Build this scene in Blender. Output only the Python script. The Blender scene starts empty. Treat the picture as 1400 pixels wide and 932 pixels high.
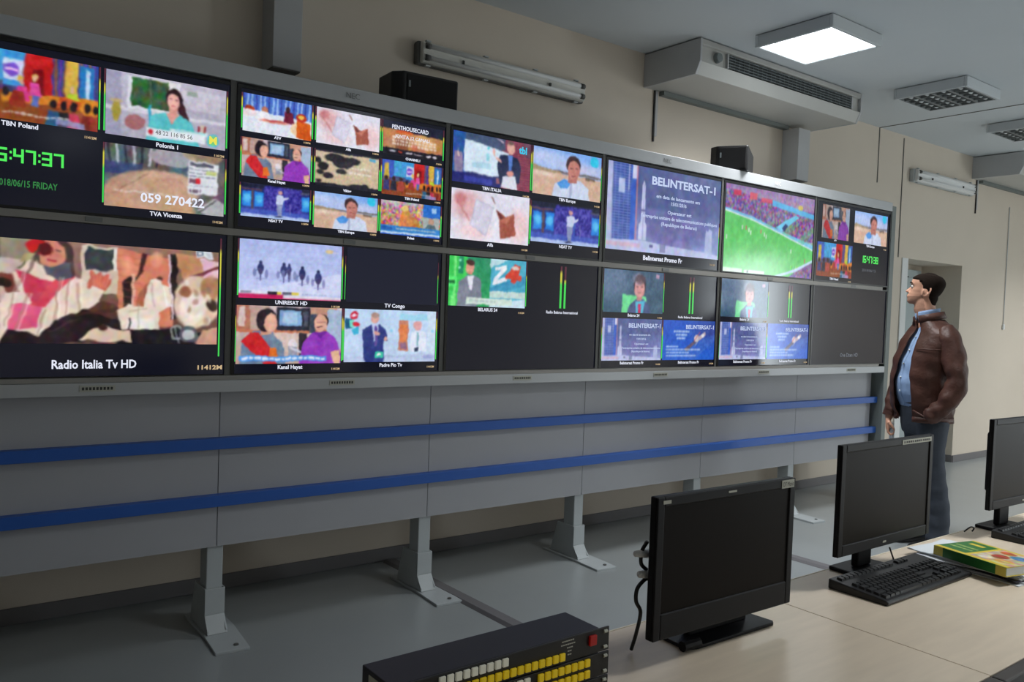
import bpy, bmesh, math, random
import numpy as np
from mathutils import Vector, Matrix
PI = math.pi
SC = bpy.context.scene
COL = SC.collection

# ------------------------------------------------------------------ camera
cam_d = bpy.data.cameras.new('camera')
cam = bpy.data.objects.new('camera', cam_d)
COL.objects.link(cam)
SC.camera = cam
YAW, PITCH, ROLL, FPX = 0.6493, -0.0345, 0.0358, 1120.89
fw = Vector((math.sin(YAW) * math.cos(PITCH), math.cos(YAW) * math.cos(PITCH), math.sin(PITCH)))
rt0 = Vector((math.cos(YAW), -math.sin(YAW), 0))
up0 = rt0.cross(fw)
rt = math.cos(ROLL) * rt0 + math.sin(ROLL) * up0
up = -math.sin(ROLL) * rt0 + math.cos(ROLL) * up0
CAM = Vector((-0.07396, -3.46752, 1.44208))
cam.matrix_world = Matrix(((rt.x, up.x, -fw.x, CAM.x), (rt.y, up.y, -fw.y, CAM.y), (rt.z, up.z, -fw.z, CAM.z), (0, 0, 0, 1)))
cam_d.sensor_fit = 'HORIZONTAL'
cam_d.sensor_width = 36.0
cam_d.lens = FPX / 1400 * 36.0
cam_d.clip_start = 0.05
cam_d.clip_end = 100

# ------------------------------------------------------------------ light and exposure
SC.view_settings.view_transform = 'Standard'
SC.view_settings.look = 'None'
SC.view_settings.gamma = 1.0
SC.view_settings.exposure = 0.0
SC.view_settings.use_curve_mapping = False

world = bpy.data.worlds.new('daylight')
SC.world = world
world.use_nodes = True
world.node_tree.nodes['Background'].inputs[0].default_value = (0.80, 0.92, 1.0, 1)
world.node_tree.nodes['Background'].inputs[1].default_value = 1.3

LAMP_GLOW = 5.0       # brightness of a lit louvre face
LAMP_W = dict(seen=26.0, back=20.0, desk=27.0, right=52.0, end=56.0)   # light thrown down by each lit lamp; desk, right and end are added fill
LOUVRE_SPREAD = math.radians(128)                              # the louvres cut the light off sideways
WINDOW_W = 135.0      # daylight through the window in the right wall


def area(name, loc, rot, sx, sy, power, color):
    l = bpy.data.lights.new(name, 'AREA')
    l.shape = 'RECTANGLE'
    l.size, l.size_y, l.energy, l.color = sx, sy, power, color
    o = bpy.data.objects.new(name, l)
    o.location = loc
    o.rotation_euler = rot
    COL.objects.link(o)
    return o


area('window_daylight', (12.97, -6.3, 1.5), (0, PI / 2, 0), 2.3, 1.35, WINDOW_W, (0.86, 0.95, 1.0))


# ------------------------------------------------------------------ materials
def lin(c):
    return tuple(((x / 255) / 12.92 if x / 255 <= 0.04045 else ((x / 255 + 0.055) / 1.055) ** 2.4) for x in c)


def mat(name, rgb, rough=0.6, metal=0.0, noise=0.0, scale=8.0, bump=0.0, bscale=60.0, emit=None, estr=0.0, stretch=None, spec=0.5, coat=0.0):
    m = bpy.data.materials.new(name)
    m.use_nodes = True
    nt = m.node_tree
    b = nt.nodes['Principled BSDF']
    col = (*lin(rgb), 1)
    b.inputs['Base Color'].default_value = col
    b.inputs['Roughness'].default_value = rough
    b.inputs['Metallic'].default_value = metal
    b.inputs['Specular IOR Level'].default_value = spec
    b.inputs['Coat Weight'].default_value = coat
    if noise or bump:
        tc = nt.nodes.new('ShaderNodeTexCoord')
        mp = nt.nodes.new('ShaderNodeMapping')
        nt.links.new(tc.outputs['Object'], mp.inputs[0])
        if stretch:
            mp.inputs['Scale'].default_value = stretch
    if noise:
        n = nt.nodes.new('ShaderNodeTexNoise')
        n.inputs['Scale'].default_value = scale
        n.inputs['Detail'].default_value = 5
        nt.links.new(mp.outputs[0], n.inputs['Vector'])
        r = nt.nodes.new('ShaderNodeValToRGB')
        r.color_ramp.elements[0].position = 0.3
        r.color_ramp.elements[1].position = 0.7
        r.color_ramp.elements[0].color = (*[c * (1 - noise) for c in col[:3]], 1)
        r.color_ramp.elements[1].color = (*[min(1, c * (1 + noise)) for c in col[:3]], 1)
        nt.links.new(n.outputs['Fac'], r.inputs[0])
        nt.links.new(r.outputs[0], b.inputs['Base Color'])
    if bump:
        n2 = nt.nodes.new('ShaderNodeTexNoise')
        n2.inputs['Scale'].default_value = bscale
        n2.inputs['Detail'].default_value = 4
        nt.links.new(mp.outputs[0], n2.inputs['Vector'])
        bp = nt.nodes.new('ShaderNodeBump')
        bp.inputs['Strength'].default_value = bump
        bp.inputs['Distance'].default_value = 0.01
        nt.links.new(n2.outputs['Fac'], bp.inputs['Height'])
        nt.links.new(bp.outputs[0], b.inputs['Normal'])
    if emit:
        b.inputs['Emission Color'].default_value = (*lin(emit), 1)
        b.inputs['Emission Strength'].default_value = estr
    return m


M = {}
M['wall'] = mat('cream_paint', (212, 201, 186), 0.7, noise=0.02, scale=2, bump=0.05, bscale=150)
M['ceiling'] = mat('white_ceiling_paint', (206, 212, 216), 0.85, noise=0.015, scale=1.5)
M['floor'] = mat('grey_linoleum', (150, 155, 156), 0.28, noise=0.03, scale=3, bump=0.03, bscale=12)
M['base'] = mat('grey_skirting', (112, 110, 112), 0.5, noise=0.02)
M['door'] = mat('pale_green_door_paint', (176, 188, 190), 0.5, noise=0.01)
M['trimline'] = mat('dark_joint', (104, 103, 97), 0.8, noise=0.05)
M['panel'] = mat('light_grey_laminate', (172, 173, 178), 0.55, noise=0.015, scale=5, bump=0.02, bscale=200)
M['silver'] = mat('silver_grey_profile', (182, 185, 188), 0.45, metal=0.15, noise=0.01)
M['rackgrey'] = mat('dark_grey_rack', (88, 88, 86), 0.5, noise=0.03)
M['railgrey'] = mat('warm_grey_rail', (150, 147, 142), 0.5, noise=0.03)
M['postgrey'] = mat('grey_painted_steel', (182, 188, 190), 0.45, noise=0.02, scale=10)
M['postdark'] = mat('dark_green_grey_steel', (112, 120, 118), 0.5, noise=0.02)
M['blue'] = mat('blue_laminate', (38, 92, 178), 0.45, noise=0.02)
M['black'] = mat('black_plastic', (20, 20, 22), 0.45, noise=0.05, scale=30, bump=0.02, bscale=400)
M['bezel'] = mat('black_bezel', (12, 12, 14), 0.35, noise=0.03)
M['lcd'] = mat('wall_lcd_glass', (14, 15, 18), 0.14, noise=0.02, emit=(20, 22, 38), estr=0.6, spec=0.4)
M['offscreen'] = mat('switched_off_screen', (22, 18, 16), 0.40, noise=0.02, spec=0.08)
M['cloth'] = mat('speaker_cloth', (14, 14, 16), 0.9, noise=0.1, scale=90, bump=0.1, bscale=400)
M['white'] = mat('white_paint', (226, 228, 228), 0.5, noise=0.01)
M['acbody'] = mat('off_white_enamel', (186, 186, 182), 0.45, noise=0.02, scale=4)
M['grille'] = mat('dark_grille_void', (40, 46, 48), 0.6, noise=0.05)
M['slat'] = mat('grey_slat', (120, 128, 130), 0.45, noise=0.02)
M['housing'] = mat('lamp_housing_enamel', (200, 206, 210), 0.5, noise=0.01)
M['louvre'] = mat('aluminium_louvre', (120, 126, 128), 0.4, metal=0.3, noise=0.02)
M['tube'] = mat('unlit_fluorescent_tube', (244, 248, 250), 0.2, noise=0.005)
M['glow'] = mat('lit_lamp_diffuser', (255, 255, 255), 0.5, noise=0.01, emit=(244, 251, 255), estr=LAMP_GLOW)
M['monblack'] = mat('matt_black_plastic', (24, 24, 27), 0.5, noise=0.05, scale=30, spec=0.2)
M['lampglass'] = mat('greyish_lamp_cover', (206, 206, 200), 0.3, noise=0.03, scale=14)
M['duct'] = mat('grey_duct_box', (186, 188, 190), 0.5, noise=0.02)
M['desk'] = mat('pale_birch_laminate', (222, 206, 184), 0.33, noise=0.05, scale=5, stretch=(1.2, 9, 9), spec=0.4)
M['deskedge'] = mat('pale_edge_band', (236, 226, 204), 0.4, noise=0.02)
M['deskdark'] = mat('dark_desk_panel', (58, 52, 48), 0.6, noise=0.05)
M['key'] = mat('black_key', (32, 33, 35), 0.45, noise=0.05)
M['yellow'] = mat('yellow_button', (222, 190, 22), 0.4, noise=0.03, emit=(222, 190, 22), estr=0.14)
M['whitekey'] = mat('white_button', (224, 222, 206), 0.4, noise=0.03, emit=(224, 222, 206), estr=0.08)
M['red'] = mat('red_button', (150, 20, 18), 0.4, noise=0.03, emit=(190, 16, 10), estr=0.08)
M['navy'] = mat('navy_black_case', (30, 29, 42), 0.5, noise=0.05, scale=20)
M['paper'] = mat('white_paper', (222, 228, 232), 0.8, noise=0.01)
M['bookgreen'] = mat('green_book_cover', (40, 110, 48), 0.4, noise=0.06, scale=20)
M['bookyellow'] = mat('yellow_book_cover', (206, 188, 80), 0.4, noise=0.05, scale=20)
M['label'] = mat('grey_paper_label', (182, 182, 170), 0.7, noise=0.05, scale=60)
M['ink'] = mat('dark_ink', (60, 60, 58), 0.7, noise=0.05)
M['chrome'] = mat('bright_metal', (190, 192, 192), 0.25, metal=0.9, noise=0.01)
M['skin'] = mat('skin', (214, 160, 134), 0.5, noise=0.05, scale=18)
M['stubble'] = mat('stubbled_skin', (176, 130, 108), 0.6, noise=0.12, scale=60)
M['hair'] = mat('dark_brown_hair', (36, 27, 22), 0.85, spec=0.12, noise=0.25, scale=60, bump=0.6, bscale=160, stretch=(1, 1, 3))
M['leather'] = mat('brown_leather', (80, 50, 41), 0.50, spec=0.35, noise=0.22, scale=9, bump=0.8, bscale=16)
M['shirt'] = mat('light_blue_shirt', (150, 176, 214), 0.8, noise=0.04, scale=12, bump=0.35, bscale=18)
M['trouser'] = mat('dark_blue_grey_denim', (58, 64, 74), 0.85, noise=0.12, scale=10, bump=0.4, bscale=16)
M['shoe'] = mat('black_shoe_leather', (22, 20, 20), 0.4, noise=0.05)
M['eye'] = mat('eye_white', (220, 214, 206), 0.3, noise=0.01)
M['iris'] = mat('dark_iris', (30, 22, 18), 0.3, noise=0.01)
M['belt'] = mat('black_belt', (18, 18, 18), 0.4, noise=0.05)
M['captionwhite'] = mat('lit_white_caption', (10, 10, 10), 0.5, noise=0.001, emit=(236, 240, 255), estr=0.95)
M['captiontan'] = mat('lit_tan_caption', (10, 10, 10), 0.5, noise=0.001, emit=(226, 196, 150), estr=0.8)
M['captionblue'] = mat('lit_pale_blue_caption', (10, 10, 10), 0.5, noise=0.001, emit=(200, 215, 250), estr=0.9)
M['captiongreen'] = mat('lit_green_digits', (10, 10, 10), 0.5, noise=0.001, emit=(84, 240, 96), estr=0.95)
M['captiondim'] = mat('lit_dim_green_text', (10, 10, 10), 0.5, noise=0.001, emit=(60, 150, 78), estr=0.7)
M['captiongrey'] = mat('lit_dim_grey_text', (10, 10, 10), 0.5, noise=0.001, emit=(120, 124, 132), estr=0.6)
M['captioncyan'] = mat('lit_cyan_text', (10, 10, 10), 0.5, noise=0.001, emit=(60, 200, 236), estr=0.95)
M['captionred'] = mat('lit_red_text', (10, 10, 10), 0.5, noise=0.001, emit=(220, 40, 60), estr=0.9)
M['plate'] = mat('small_maker_plate', (120, 122, 122), 0.4, noise=0.03)

m = bpy.data.materials.new('lit_picture')
m.use_nodes = True
_b = m.node_tree.nodes['Principled BSDF']
_a = m.node_tree.nodes.new('ShaderNodeAttribute')
_a.attribute_name = 'col'
_b.inputs['Base Color'].default_value = (0.01, 0.01, 0.012, 1)
_b.inputs['Roughness'].default_value = 0.14
_b.inputs['Specular IOR Level'].default_value = 0.35
m.node_tree.links.new(_a.outputs['Color'], _b.inputs['Emission Color'])
_b.inputs['Emission Strength'].default_value = 0.93
M['picture'] = m
m = bpy.data.materials.new('printed_cover')
m.use_nodes = True
_b = m.node_tree.nodes['Principled BSDF']
_a = m.node_tree.nodes.new('ShaderNodeAttribute')
_a.attribute_name = 'col'
_b.inputs['Roughness'].default_value = 0.4
m.node_tree.links.new(_a.outputs['Color'], _b.inputs['Base Color'])
M['print'] = m


# ------------------------------------------------------------------ mesh helpers
class MB:
    def __init__(s):
        s.v, s.f = [], []

    def add(s, vs, fs):
        n = len(s.v)
        s.v += [tuple(v) for v in vs]
        s.f += [tuple(i + n for i in f) for f in fs]
        return s

    def box(s, x0, x1, y0, y1, z0, z1):
        vs = [(x, y, z) for z in (z0, z1) for y in (y0, y1) for x in (x0, x1)]
        return s.add(vs, [(0, 2, 3, 1), (4, 5, 7, 6), (0, 1, 5, 4), (2, 6, 7, 3), (0, 4, 6, 2), (1, 3, 7, 5)])

    def prism(s, pts, axis, a, b):
        """extrude a 2D polygon along axis ('x','y','z') from a to b"""
        def mk(p, t):
            return {'x': (t, p[0], p[1]), 'y': (p[0], t, p[1]), 'z': (p[0], p[1], t)}[axis]
        n = len(pts)
        vs = [mk(p, a) for p in pts] + [mk(p, b) for p in pts]
        fs = [tuple(range(n))[::-1], tuple(range(n, 2 * n))] + [(i, (i + 1) % n, n + (i + 1) % n, n + i) for i in range(n)]
        return s.add(vs, fs)

    def tube(s, pts, rad, seg=10, caps=True):
        pts = [Vector(p) for p in pts]
        if not isinstance(rad, (list, tuple)):
            rad = [rad] * len(pts)
        rings, prev = [], None
        for i, p in enumerate(pts):
            t = (pts[min(i + 1, len(pts) - 1)] - pts[max(i - 1, 0)]).normalized()
            if prev is None:
                a = Vector((0, 0, 1)) if abs(t.z) < 0.9 else Vector((1, 0, 0))
                u = t.cross(a).normalized()
            else:
                u = (prev - t * prev.dot(t)).normalized()
            prev = u
            w = t.cross(u)
            rings.append([p + (u * math.cos(2 * PI * k / seg) + w * math.sin(2 * PI * k / seg)) * rad[i] for k in range(seg)])
        return s.loft(rings, caps)

    def loft(s, rings, caps=True):
        n = len(rings[0])
        vs = [q for r in rings for q in r]
        fs = []
        for i in range(len(rings) - 1):
            for k in range(n):
                fs.append((i * n + k, i * n + (k + 1) % n, (i + 1) * n + (k + 1) % n, (i + 1) * n + k))
        if caps:
            fs.append(tuple(range(n))[::-1])
            fs.append(tuple(range((len(rings) - 1) * n, len(rings) * n)))
        return s.add(vs, fs)

    def ball(s, c, r, seg=16, rings=10):
        if not isinstance(r, (list, tuple)):
            r = (r, r, r)
        R = []
        for i in range(rings + 1):
            ph = PI * (i / rings) * 0.998 + 0.001
            R.append([(c[0] + r[0] * math.sin(ph) * math.cos(2 * PI * k / seg), c[1] + r[1] * math.sin(ph) * math.sin(2 * PI * k / seg), c[2] - r[2] * math.cos(ph)) for k in range(seg)])
        return s.loft(R)

    def cable(s, pts, rad, seg=8):
        P_ = [Vector(p) for p in pts]
        out = []
        for j in range(len(P_) - 1):
            a0, a1, a2, a3 = P_[max(j - 1, 0)], P_[j], P_[j + 1], P_[min(j + 2, len(P_) - 1)]
            for q in range(6):
                t = q / 6
                out.append(.5 * ((2 * a1) + (a2 - a0) * t + (2 * a0 - 5 * a1 + 4 * a2 - a3) * t * t + (3 * a1 - a0 - 3 * a2 + a3) * t ** 3))
        out.append(P_[-1])
        return s.tube(out, rad, seg)

    def build(s, name, material, parent=None, loc=(0, 0, 0), rot=(0, 0, 0), bevel=0.0, smooth=False, segs=2):
        me = bpy.data.meshes.new(name)
        me.from_pydata(s.v, [], s.f)
        me.update()
        bm = bmesh.new()
        bm.from_mesh(me)
        bmesh.ops.recalc_face_normals(bm, faces=bm.faces)
        bm.to_mesh(me)
        bm.free()
        me.materials.append(material)
        if smooth:
            me.polygons.foreach_set('use_smooth', [True] * len(me.polygons))
        o = bpy.data.objects.new(name, me)
        COL.objects.link(o)
        o.parent = parent
        o.location = loc
        o.rotation_euler = rot
        if bevel:
            b = o.modifiers.new('bevel', 'BEVEL')
            b.width = bevel
            b.segments = segs
            b.limit_method = 'ANGLE'
            b.angle_limit = 0.7
        return o


def tag(o, label=None, cat=None, group=None, kind=None):
    if label: o['label'] = label
    if cat: o['category'] = cat
    if group: o['group'] = group
    if kind: o['kind'] = kind
    return o


def empty(name, loc, rz=0.0, label=None, cat=None, group=None):
    o = bpy.data.objects.new(name, None)
    o.empty_display_size = 0.1
    COL.objects.link(o)
    o.location = loc
    o.rotation_euler = (0, 0, rz)
    return tag(o, label, cat, group)


def struct(name, mb, m, **k):
    return tag(mb.build(name, m, **k), kind='structure')


def copy_tree(o, parent=None):
    c = o.copy()
    COL.objects.link(c)
    if parent is not None:
        c.parent = parent
    for ch in [x for x in o.children]:
        copy_tree(ch, c)
    return c


def shared(name, src, parent, loc, rot=None):
    o = src.copy()
    o.name = name
    COL.objects.link(o)
    o.parent = parent
    o.location = loc
    if rot is not None:
        o.rotation_euler = rot
    return o


def text(name, s, size, material, parent, loc, rot=(PI / 2, 0, 0), align='LEFT', sx=1.0, width=None, bold=0.0):
    cu = bpy.data.curves.new(name, 'FONT')
    cu.body = s
    cu.size = size
    cu.align_x = align
    cu.resolution_u = 2
    cu.offset = bold
    t = bpy.data.objects.new(name, cu)
    COL.objects.link(t)
    dg = bpy.context.evaluated_depsgraph_get()
    me = bpy.data.meshes.new_from_object(t.evaluated_get(dg))
    bpy.data.objects.remove(t)
    bpy.data.curves.remove(cu)
    me.name = name
    me.materials.clear()
    me.materials.append(material)
    o = bpy.data.objects.new(name, me)
    COL.objects.link(o)
    o.parent = parent
    o.location = loc
    o.rotation_euler = rot
    if width:
        xs = [v.co.x for v in me.vertices]
        if xs:
            sx = width / max(1e-6, max(xs) - min(xs))
    o.scale = (sx, 1, 1)
    return o


# ------------------------------------------------------------------ painted pictures (vertex colours on a fine grid)
RS = np.random.RandomState(7)


class Cv:
    def __init__(s, w, h):
        s.w, s.h = w, h
        s.a = np.zeros((h, w, 3))
        s.Y, s.X = np.mgrid[0:h, 0:w].astype(float)
        s.X = (s.X + .5) / w
        s.Y = (s.Y + .5) / h

    def mix(s, al, c):
        c = np.array(c, float)
        s.a = s.a * (1 - al[..., None]) + c * al[..., None]
        return s

    def bg(s, c0, c1=None):
        c0 = np.array(c0, float)
        c1 = c0 if c1 is None else np.array(c1, float)
        s.a = c0 * (1 - s.Y[..., None]) + c1 * s.Y[..., None]
        return s

    def R(s, x0, y0, x1, y1, c, al=1.0):
        ax = np.clip((s.X - x0) * s.w + .5, 0, 1) * np.clip((x1 - s.X) * s.w + .5, 0, 1)
        ay = np.clip((s.Y - y0) * s.h + .5, 0, 1) * np.clip((y1 - s.Y) * s.h + .5, 0, 1)
        return s.mix(ax * ay * al, c)

    def E(s, cx, cy, rx, ry, c, al=1.0, soft=1.0):
        d = np.sqrt(((s.X - cx) / rx) ** 2 + ((s.Y - cy) / ry) ** 2)
        k = min(rx * s.w, ry * s.h) / soft
        return s.mix(np.clip((1 - d) * k + .5, 0, 1) * al, c)

    def P(s, pts, c, al=1.0):
        ins = np.zeros((s.h, s.w))
        for ox in (-.25, .25):
            for oy in (-.25, .25):
                X = s.X + ox / s.w
                Y = s.Y + oy / s.h
                m = np.zeros((s.h, s.w), bool)
                n = len(pts)
                for i in range(n):
                    x0, y0 = pts[i]
                    x1, y1 = pts[(i + 1) % n]
                    if y0 == y1: continue
                    t = (Y - y0) / (y1 - y0)
                    m ^= ((y0 > Y) != (y1 > Y)) & (X < x0 + t * (x1 - x0))
                ins += m
        return s.mix(ins / 4 * al, c)

    def L(s, x0, y0, x1, y1, wd, c, al=1.0):
        asp = s.w / s.h
        dx, dy = (x1 - x0) * asp, (y1 - y0)
        n = math.hypot(dx, dy)
        t = np.clip(((s.X - x0) * asp * dx + (s.Y - y0) * dy) / n ** 2, 0, 1)
        d = np.hypot((s.X - x0) * asp - t * dx, (s.Y - y0) - t * dy)
        return s.mix(np.clip((wd / 2 - d) * s.h + .5, 0, 1) * al, c)

    def N(s, amt, cells=12, region=None, mono=False):
        cw, ch = cells, max(2, int(cells * s.h / s.w))
        g = RS.rand(ch + 2, cw + 2, 1 if mono else 3) - .5
        yy, xx = s.Y * ch, s.X * cw
        yi, xi = yy.astype(int), xx.astype(int)
        fy, fx = (yy - yi)[..., None], (xx - xi)[..., None]
        n = (g[yi, xi] * (1 - fx) + g[yi, xi + 1] * fx) * (1 - fy) + (g[yi + 1, xi] * (1 - fx) + g[yi + 1, xi + 1] * fx) * fy
        k = 1.0
        if region:
            x0, y0, x1, y1 = region
            k = ((s.X > x0) & (s.X < x1) & (s.Y > y0) & (s.Y < y1))[..., None]
        s.a = s.a + n * 2 * amt * k
        return s

    def dashes(s, x0, x1, y, h, c, al=.8, gap=.02):
        x = x0
        while x < x1:
            l = .02 + RS.rand() * .05
            s.R(x, y, min(x + l, x1), y + h, c, al)
            x += l + gap * .5
        return s

    def man(s, cx, top, hs, hair, skin, cloth, sw=2.0, tie=None):
        """head and shoulders: hs = head height"""
        asp = s.h / s.w
        hw = hs * asp * .40
        s.P([(cx - hw * sw * 1.25, 1.0), (cx - hw * sw * 1.1, top + hs * 1.45), (cx - hw * .6, top + hs * 1.12), (cx + hw * .6, top + hs * 1.12), (cx + hw * sw * 1.1, top + hs * 1.45), (cx + hw * sw * 1.25, 1.0)], cloth)
        s.R(cx - hw * .45, top + hs * .8, cx + hw * .45, top + hs * 1.2, [x * .85 for x in skin])
        s.E(cx, top + hs * .48, hw * 1.08, hs * .5, hair)
        s.E(cx, top + hs * .62, hw * .92, hs * .42, skin)
        s.R(cx - hw * .6, top + hs * .52, cx - hw * .2, top + hs * .57, [x * .45 for x in skin], .8)
        s.R(cx + hw * .2, top + hs * .52, cx + hw * .6, top + hs * .57, [x * .45 for x in skin], .8)
        s.R(cx - hw * .3, top + hs * .80, cx + hw * .3, top + hs * .84, [x * .6 for x in skin], .8)
        if tie:
            s.P([(cx - hw * .3, top + hs * 1.1), (cx + hw * .3, top + hs * 1.1), (cx + hw * .15, 1.0), (cx - hw * .15, 1.0)], tie)
        return s


def finish(cv, wf=1.0):
    """camera-like softness and grain over a painted picture"""
    k = max(1.0, cv.w / 75.0)
    cells = 16
    ch = max(2, int(cells * cv.h / cv.w))
    off = []
    for cc in (cells, 3 * cells):
        c2 = max(2, int(cc * cv.h / cv.w))
        g = RS.rand(c2 + 2, cc + 2, 2) - .5
        yy, xx = cv.Y * c2, cv.X * cc
        yi, xi = yy.astype(int), xx.astype(int)
        fy, fx = (yy - yi)[..., None], (xx - xi)[..., None]
        off.append((g[yi, xi] * (1 - fx) + g[yi, xi + 1] * fx) * (1 - fy) + (g[yi + 1, xi] * (1 - fx) + g[yi + 1, xi + 1] * fx) * fy)
    d = (off[0] * 1.3 * k + off[1] * .8 * k) * wf
    yy = np.clip(cv.Y * cv.h - .5 + d[..., 0], 0, cv.h - 1.001)
    xx = np.clip(cv.X * cv.w - .5 + d[..., 1], 0, cv.w - 1.001)
    yi, xi = yy.astype(int), xx.astype(int)
    fy, fx = (yy - yi)[..., None], (xx - xi)[..., None]
    a = cv.a
    a = (a[yi, xi] * (1 - fx) + a[yi, xi + 1] * fx) * (1 - fy) + (a[yi + 1, xi] * (1 - fx) + a[yi + 1, xi + 1] * fx) * fy
    p = np.pad(a, ((1, 1), (1, 1), (0, 0)), 'edge')
    b = (p[:-2, 1:-1] + p[2:, 1:-1] + p[1:-1, :-2] + p[1:-1, 2:] + p[1:-1, 1:-1] * 2) / 6
    cv.a = b
    cv.N(8, 13, None, True)
    cv.N(10, 36, None, True)
    cv.N(8, 70)
    return cv


def grid_mesh(name, cv, x0, x1, z0, z1, y, parent, material):
    a = np.clip(cv.a, 0, 255) / 255
    a = np.where(a <= .04045, a / 12.92, ((a + .055) / 1.055) ** 2.4)
    h, w = cv.h, cv.w
    xs = x0 + (np.arange(w) / (w - 1)) * (x1 - x0)
    zs = z1 - (np.arange(h) / (h - 1)) * (z1 - z0)
    XX, ZZ = np.meshgrid(xs, zs)
    co = np.stack([XX, np.full_like(XX, y), ZZ], -1).reshape(-1, 3)
    idx = np.arange(h * w).reshape(h, w)
    f = np.stack([idx[1:, :-1], idx[1:, 1:], idx[:-1, 1:], idx[:-1, :-1]], -1).reshape(-1, 4)
    me = bpy.data.meshes.new(name)
    me.vertices.add(h * w)
    me.vertices.foreach_set('co', co.ravel())
    me.loops.add(f.size)
    me.loops.foreach_set('vertex_index', f.ravel())
    me.polygons.add(len(f))
    me.polygons.foreach_set('loop_start', np.arange(len(f)) * 4)
    me.update(calc_edges=True)
    at = me.color_attributes.new('col', 'FLOAT_COLOR', 'POINT')
    rgba = np.concatenate([a.reshape(-1, 3), np.ones((h * w, 1))], 1)
    at.data.foreach_set('color', rgba.astype(np.float32).ravel())
    me.materials.append(material)
    o = bpy.data.objects.new(name, me)
    COL.objects.link(o)
    o.parent = parent
    return o


# ---- the channel pictures
def pc_kids(c):
    k = int(c.w * .62)
    r_ = pc_kids_right(Cv(k, c.h))
    l_ = Cv(c.w - k, c.h)
    l_.bg((50, 90, 170), (110, 60, 60)).R(0, 0, .5, .5, (60, 90, 190)).R(.5, 0, 1, .45, (70, 160, 215)).R(.1, .1, .3, .55, (200, 170, 70)).P([(0, .6), (1, .6), (1, 1), (0, 1)], (140, 66, 34)).N(20, 20)
    for x, kk in ((.2, (60, 60, 120)), (.5, (40, 40, 60)), (.8, (170, 70, 60))):
        l_.E(x, .52, .07, .07, (50, 30, 30)).P([(x - .14, .85), (x - .1, .6), (x + .1, .6), (x + .14, .85)], kk)
    c.a = np.concatenate([l_.a, r_.a], 1)
    return c


def pc_kids_right(c):
    c.bg((40, 70, 150), (90, 60, 90))
    c.R(.0, .0, .3, .5, (60, 150, 215)).R(.02, .12, .22, .42, (205, 215, 240)).E(.1, .27, .08, .1, (120, 80, 200)).R(.04, .25, .17, .29, (240, 200, 240))
    for i in range(12):
        c.R(.44 + i * .045, .0, .462 + i * .045, .55, (110, 50, 160) if i % 2 else (150, 90, 60))
    c.E(.37, .12, .15, .3, (200, 30, 30)).R(.22, .15, .5, .62, (185, 25, 28)).R(.30, .2, .42, .62, (120, 10, 20))
    c.R(.64, .0, .78, .6, (215, 175, 70)).R(.8, .05, .95, .6, (40, 120, 190)).R(.86, .1, .9, .55, (190, 215, 240))
    c.P([(0, .6), (1, .52), (1, .8), (0, .85)], (215, 130, 40)).P([(.0, .75), (.8, .7), (1, 1), (0, 1)], (140, 70, 30))
    c.E(.19, .38, .03, .05, (225, 190, 60)).E(.2, .42, .022, .05, (225, 170, 140)).P([(.12, .7), (.15, .48), (.25, .48), (.28, .7)], (215, 60, 140))
    c.E(.33, .33, .03, .06, (225, 190, 110)).E(.33, .36, .02, .045, (230, 180, 150)).P([(.26, .6), (.29, .42), (.37, .42), (.4, .6)], (225, 80, 160)).R(.3, .58, .38, .76, (90, 110, 190))
    c.E(.72, .42, .025, .05, (225, 180, 150)).P([(.64, .66), (.67, .48), (.77, .48), (.8, .66)], (180, 205, 50)).P([(.55, .7), (.58, .55), (.8, .6), (.8, .72)], (205, 85, 40))
    c.P([(.07, .78), (.1, .55), (.2, .55), (.25, .78)], (150, 50, 35)).E(.03, .6, .035, .07, (40, 30, 40))
    for x, k in ((.52, (40, 90, 130)), (.63, (30, 25, 35)), (.74, (190, 50, 80)), (.88, (120, 35, 30)), (.97, (150, 60, 40))):
        c.E(x, .68, .035, .07, (25, 18, 22)).P([(x - .07, 1), (x - .05, .78), (x + .05, .78), (x + .07, 1)], k)
    c.R(.55, .9, .85, .99, (150, 160, 210), .8)
    c.N(14, 40)
    c.dashes(.02, .7, .87, .03, (240, 240, 245), .7)
    return c


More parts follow.
